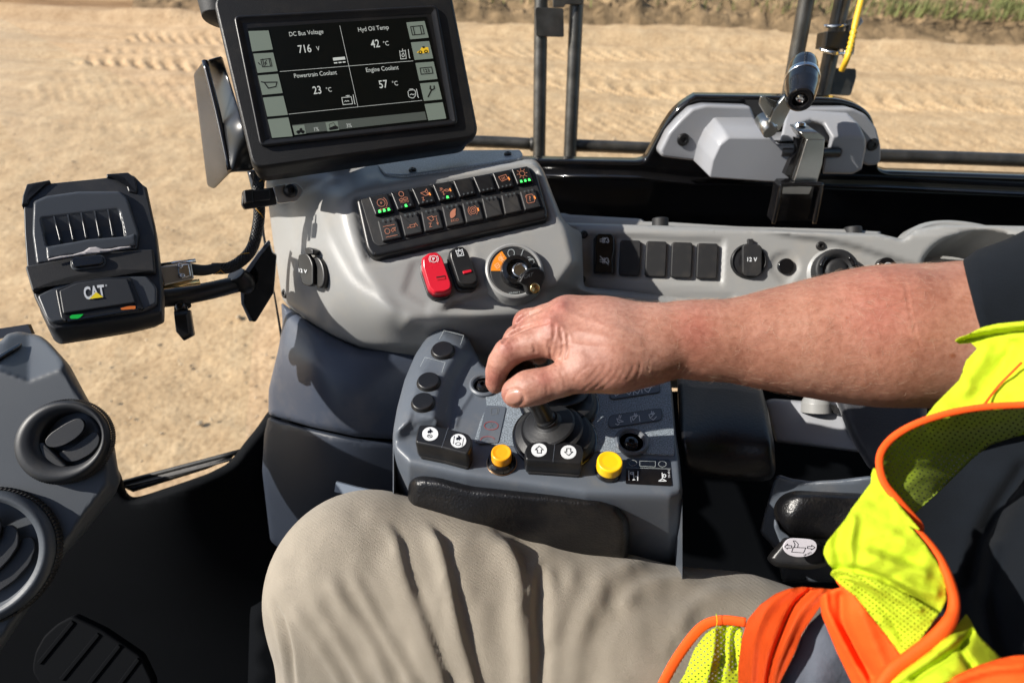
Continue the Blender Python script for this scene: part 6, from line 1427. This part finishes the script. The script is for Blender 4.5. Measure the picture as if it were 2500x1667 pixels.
sheet('shirt_front', rnd([(2150,1080),(2300,1040),(2620,1000),(2620,1760),(2250,1760),(2180,1500),(2140,1300)], 20, 4), tps([(2160,1150,.44),(2300,1100,.46),(2600,1100,.40),(2400,1400,.405),(2600,1600,.36),(2200,1600,.42),(2480,1450,.375)]), M['navy'], shirt, 10, 0, 0, .02,
   ridges=[([(2420,1330),(2400,1480),(2440,1667)], 22, -.010), ([(2500,1150),(2420,1280),(2380,1420)], 26, .012)])

# the rest of the torso, outside the picture on the right
sh_ = U(2800,760,.40); tor = [((sh_,.075),(np.array([.52,.16,3.10]),.10)), ((np.array([.52,.16,3.12]),.10),(np.array([.66,.02,3.16]),.13)), ((np.array([.68,-.02,3.12]),.14),(np.array([.66,-.05,2.72]),.15)), ((np.array([.68,-.12,3.16]),.12),(np.array([.62,-.32,3.08]),.10))]
tb, _, _ = sdf_body('shirt_torso', [(.02, tor)], .01, .009, M['navy'], shirt)
# ---- safety vest
hv = (.54,.67,.025); hor = (.90,.10,.012)
M['hvy'] = cloth_mat('hi_vis_yellow_knit', hv, 14, .6, .8, .05, 1.2, sheen=0)
M['hvm'] = cloth_mat('hi_vis_yellow_mesh', hv, 14, .6, .8, .05, 1.2, sheen=0, dots=(8.5,.75,.21,1.25))
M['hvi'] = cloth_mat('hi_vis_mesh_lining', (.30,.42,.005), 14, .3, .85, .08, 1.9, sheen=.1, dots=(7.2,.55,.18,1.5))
M['hvo'] = cloth_mat('hi_vis_orange_knit', hor, 9, .35, .75, .04, .9, sheen=0)
M['hvw'] = cloth_mat('hi_vis_orange_webbing', hor, 20, 1.0, .6, .04, .95, sheen=0)
vd = .325
vest = cloth('vest', rnd(ZA([(915,940),(975,1000),(1020,1130),(1150,1290),(1360,1540)])+ZB([(1260,60),(1400,230),(1530,420),(1610,620),(1612,770),(1545,900),(1440,1040),(1335,1180),(1250,1320),(1190,1320),(1060,1140),(950,1000),(740,740),(600,630),(540,570),(495,520),(515,490),(520,475),(475,420),(430,330),(440,270),(470,210),(640,0)])+ZA([(700,1340),(885,1090),(890,1000)]), 4, 3),
   tps([(2132,1140,.352),(2063,1267,.340),(2010,1346,.336),(2100,1400,.322),(2200,1330,.318),(2290,1450,.312),(2220,1590,.314),(2080,1450,.334),(2170,1240,.335)]), M['hvy'], person, 6, .0016,
   ridges=[(ZB([(720,0),(700,240),(690,470)]), 13, -.0035), (ZB([(600,60),(560,240),(600,420)]), 14, .004), (ZB([(540,490),(800,500),(1040,590),(1300,760),(1480,900)]), 11, .009), (ZB([(500,520),(700,560),(900,680),(1200,900)]), 14, -.006), (ZB([(830,470),(1000,560),(1250,640),(1500,700)]), 16, -.005), (ZB([(760,230),(1000,300),(1300,400)]), 22, .0045), (ZB([(860,330),(1100,420),(1400,520)]), 16, -.004)])
cloth('vest_fold', rnd(ZB([(500,505),(560,470),(700,505),(900,570),(1150,680),(1400,820),(1535,900),(1440,1040),(1335,1180),(1250,1320),(1190,1320),(1060,1140),(950,1000),(740,740),(600,630),(540,570)]), 4, 3),
   tps([(2033,1395,.326),(2142,1420,.312),(2290,1497,.303),(2210,1600,.308),(2080,1450,.326),(2180,1500,.312)]), M['hvm'], vest, 5, .0016, ridges=[(ZB([(560,540),(800,660),(1050,900),(1200,1150)]), 12, .003), (ZB([(700,540),(1000,680),(1350,860)]), 9, -.003)])
upper = cloth('upper_panel', rnd(ZE([(1688,1105),(1720,1075),(1800,1050),(1950,975),(2100,940),(2352,915)])+[(2620,770),(2620,985)]+ZA([(2352,350),(1950,372),(1620,430),(1395,475),(1500,340),(1600,240),(1730,110),(1780,0)])+ZE([(1760,1400),(1800,1290),(1905,1180),(1840,1120),(1720,1130)]), 3, 3),
   tps([(2331,831,.352),(2500,785,.335),(2400,850,.352),(2500,980,.322),(2257,1017,.350),(2350,930,.348),(2620,900,.315)]), M['hvy'], vest, 6, .0016,
   ridges=[(ZE([(1720,1110),(1900,1080),(2100,1040),(2352,1010)]), 6, .006), (ZE([(1700,1095),(1900,1010),(2100,970),(2352,945)]), 10, -.004), (ZE([(2000,1180),(1880,1400),(1800,1560)]), 20, -.004), (ZE([(2250,1150),(2100,1400)]), 16, .003)])
tube('seam_piping', [(p[0],p[1],d_) for p, d_ in zip(ZA([(2330,-60),(2250,20),(2130,140),(2040,250),(1970,345)]), (.326,.330,.334,.333,.329))], .0007, M['hvo'], vest, 8, 5)
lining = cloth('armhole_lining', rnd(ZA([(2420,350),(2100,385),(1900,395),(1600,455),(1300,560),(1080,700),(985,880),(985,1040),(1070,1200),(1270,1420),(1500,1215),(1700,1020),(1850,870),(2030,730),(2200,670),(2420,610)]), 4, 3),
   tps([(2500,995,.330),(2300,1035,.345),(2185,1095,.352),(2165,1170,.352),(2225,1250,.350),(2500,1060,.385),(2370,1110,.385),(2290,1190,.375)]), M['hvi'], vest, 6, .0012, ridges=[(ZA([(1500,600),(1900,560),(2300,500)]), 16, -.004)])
pip = ZA([(2560,318),(2352,342),(1950,368),(1600,432),(1300,535),(1100,655),(985,800),(972,950),(1020,1100),(1150,1265),(1350,1505)])+ZB([(1270,50),(1390,170),(1530,350),(1625,550),(1680,740),(1672,900),(1610,1020),(1450,1180),(1250,1330),(1110,1430),(1020,1540),(960,1640)])
pdp = np.interp(np.arange(len(pip)), [0,2,5,7,10,14,17,20,23], [.310,.325,.346,.345,.336,.312,.304,.304,.304])
W_ = [ (p[0],p[1],d_) for p, d_ in zip(pip, pdp)]
rr = np.interp(np.arange(len(pip)), [0,4,8,11,15,17,20,23], [.0020,.0022,.0024,.0030,.0042,.0052,.0050,.0045])
tube('armhole_piping', W_, rr, M['hvo'], vest, 14, 6, .62, FW)
cloth('orange_flap', rnd(ZB([(392,760),(410,725),(480,690),(600,650),(555,600),(545,575),(620,640),(745,745),(955,1005),(1065,1145),(1190,1325),(1260,1330),(1340,1200),(1450,1050),(1560,920),(1640,1000),(1560,1120),(1400,1230),(1200,1370),(1060,1460),(1000,1600),(800,1720),(700,1560),(560,1270),(415,920)]), 4, 3),
   tps([(2005,1461,.345),(2060,1500,.333),(2100,1580,.330),(2084,1667,.342),(2200,1620,.318),(2290,1510,.317),(2170,1660,.322)]), M['hvo'], vest, 6, .0018,
   rough=.25, ridges=[(ZB([(450,720),(480,900),(620,1180),(800,1500),(860,1620)]), 9, -.005), (ZB([(600,740),(620,980),(760,1280),(900,1500)]), 12, .005), (ZB([(800,900),(900,1150),(1000,1400)]), 18, -.003)])
cloth('reflective_tape', rnd(ZU([(1780,1000),(1770,1020),(1690,1095),(1640,1180),(1590,1310),(1470,1540),(1440,1640),(2150,1640),(2060,1560),(1900,1230)]), 4, 3),
   tps([(2002,1497,.362),(1940,1592,.362),(1903,1667,.366),(2000,1650,.352),(2084,1667,.356)]), M['refl'], vest, 7, .001, rough=.25, ridges=[([(2010,1500),(1975,1600),(1960,1700)], 16, .001)])
cloth('webbing_strap', rnd(ZU([(1180,1640),(1182,1400),(1208,1200),(1250,1062),(1340,955),(1445,880),(1545,840),(1640,828),(1760,835),(1860,846),(1905,835),(1830,870),(1778,960),(1700,1075),(1640,1165),(1590,1300),(1480,1520),(1450,1640)]), 5, 3),
   tps([(1801,1667,.372),(1860,1470,.380),(1958,1434,.372),(2040,1436,.350),(1960,1540,.352),(1910,1667,.352),(1880,1560,.358)]), M['hvw'], vest, 6, .002,
   rough=.25, ridges=[(ZU([(1700,850),(1590,960),(1500,1150),(1430,1350),(1390,1560)]), 7, .008), (ZU([(1780,860),(1640,1010),(1540,1200),(1450,1420),(1400,1600)]), 10, -.005), (ZU([(1560,850),(1400,980),(1300,1200),(1270,1500)]), 12, -.004)])
small = cloth('mesh_corner', rnd(ZU([(690,1640),(800,1450),(870,1270),(960,1150),(1060,1100),(1130,1086),(1190,1105),(1215,1140),(1200,1640)]), 5, 3),
   tps([(1650,1660,.392),(1720,1550,.392),(1790,1525,.386),(1805,1660,.378),(1740,1620,.375)]), M['hvm'], vest, 6, .0015, ridges=[(ZU([(1010,1130),(1000,1300),(950,1520)]), 9, -.006), (ZU([(1100,1110),(1080,1250),(1040,1520)]), 8, .005), (ZU([(1190,1120),(1150,1180),(1160,1400)]), 7, .006)])
tube('corner_piping', [(p[0],p[1],d_) for p, d_ in zip(ZU([(580,1660),(655,1500),(740,1345),(850,1190),(930,1110),(1010,1075),(1110,1068),(1240,1085)]), (.392,.392,.392,.392,.391,.389,.386,.382))], .0036, M['hvo'], vest, 12, 6, .5, FW)
tube('loose_thread', [(1400+1020/2.94,1150+1130/2.94,.385),(1400+1032/2.94,1150+1080/2.94,.383),(1400+1024/2.94,1150+1020/2.94,.383)], .00022, M['hvy'], vest, 5, 4)
cloth('zip_strip', rnd(ZB([(1045,1640),(1060,1530),(1200,1430),(1450,1260),(1620,1110),(1740,980),(1800,900),(1840,960),(1900,1090),(2000,1190),(2140,1330),(1900,1450),(1500,1600),(1300,1700)]), 5, 3),
   tps([(2170,1660,.303),(2240,1620,.300),(2340,1545,.304),(2440,1600,.306),(2280,1660,.290),(2360,1500,.318)]), M['hvy'], vest, 6, .002,
   ridges=[(ZB([(1300,1520),(1600,1330),(1800,1180)]), 8, .005), (ZB([(1120,1560),(1450,1330),(1700,1140)]), 10, -.004), (ZB([(1850,1080),(1760,1250),(1850,1400)]), 9, .005)])
cloth('orange_hem', rnd(ZB([(1500,1640),(1700,1490),(1900,1400),(2100,1335),(2250,1305),(2700,1280),(2700,1800),(1450,1800)]), 6, 3),
   tps([(2334,1645,.292),(2436,1606,.290),(2560,1600,.285),(2560,1700,.275),(2300,1700,.285)]), M['hvo'], vest, 8, .002, rough=.25, ridges=[(ZB([(1700,1540),(2000,1440),(2352,1400)]), 12, -.004)])
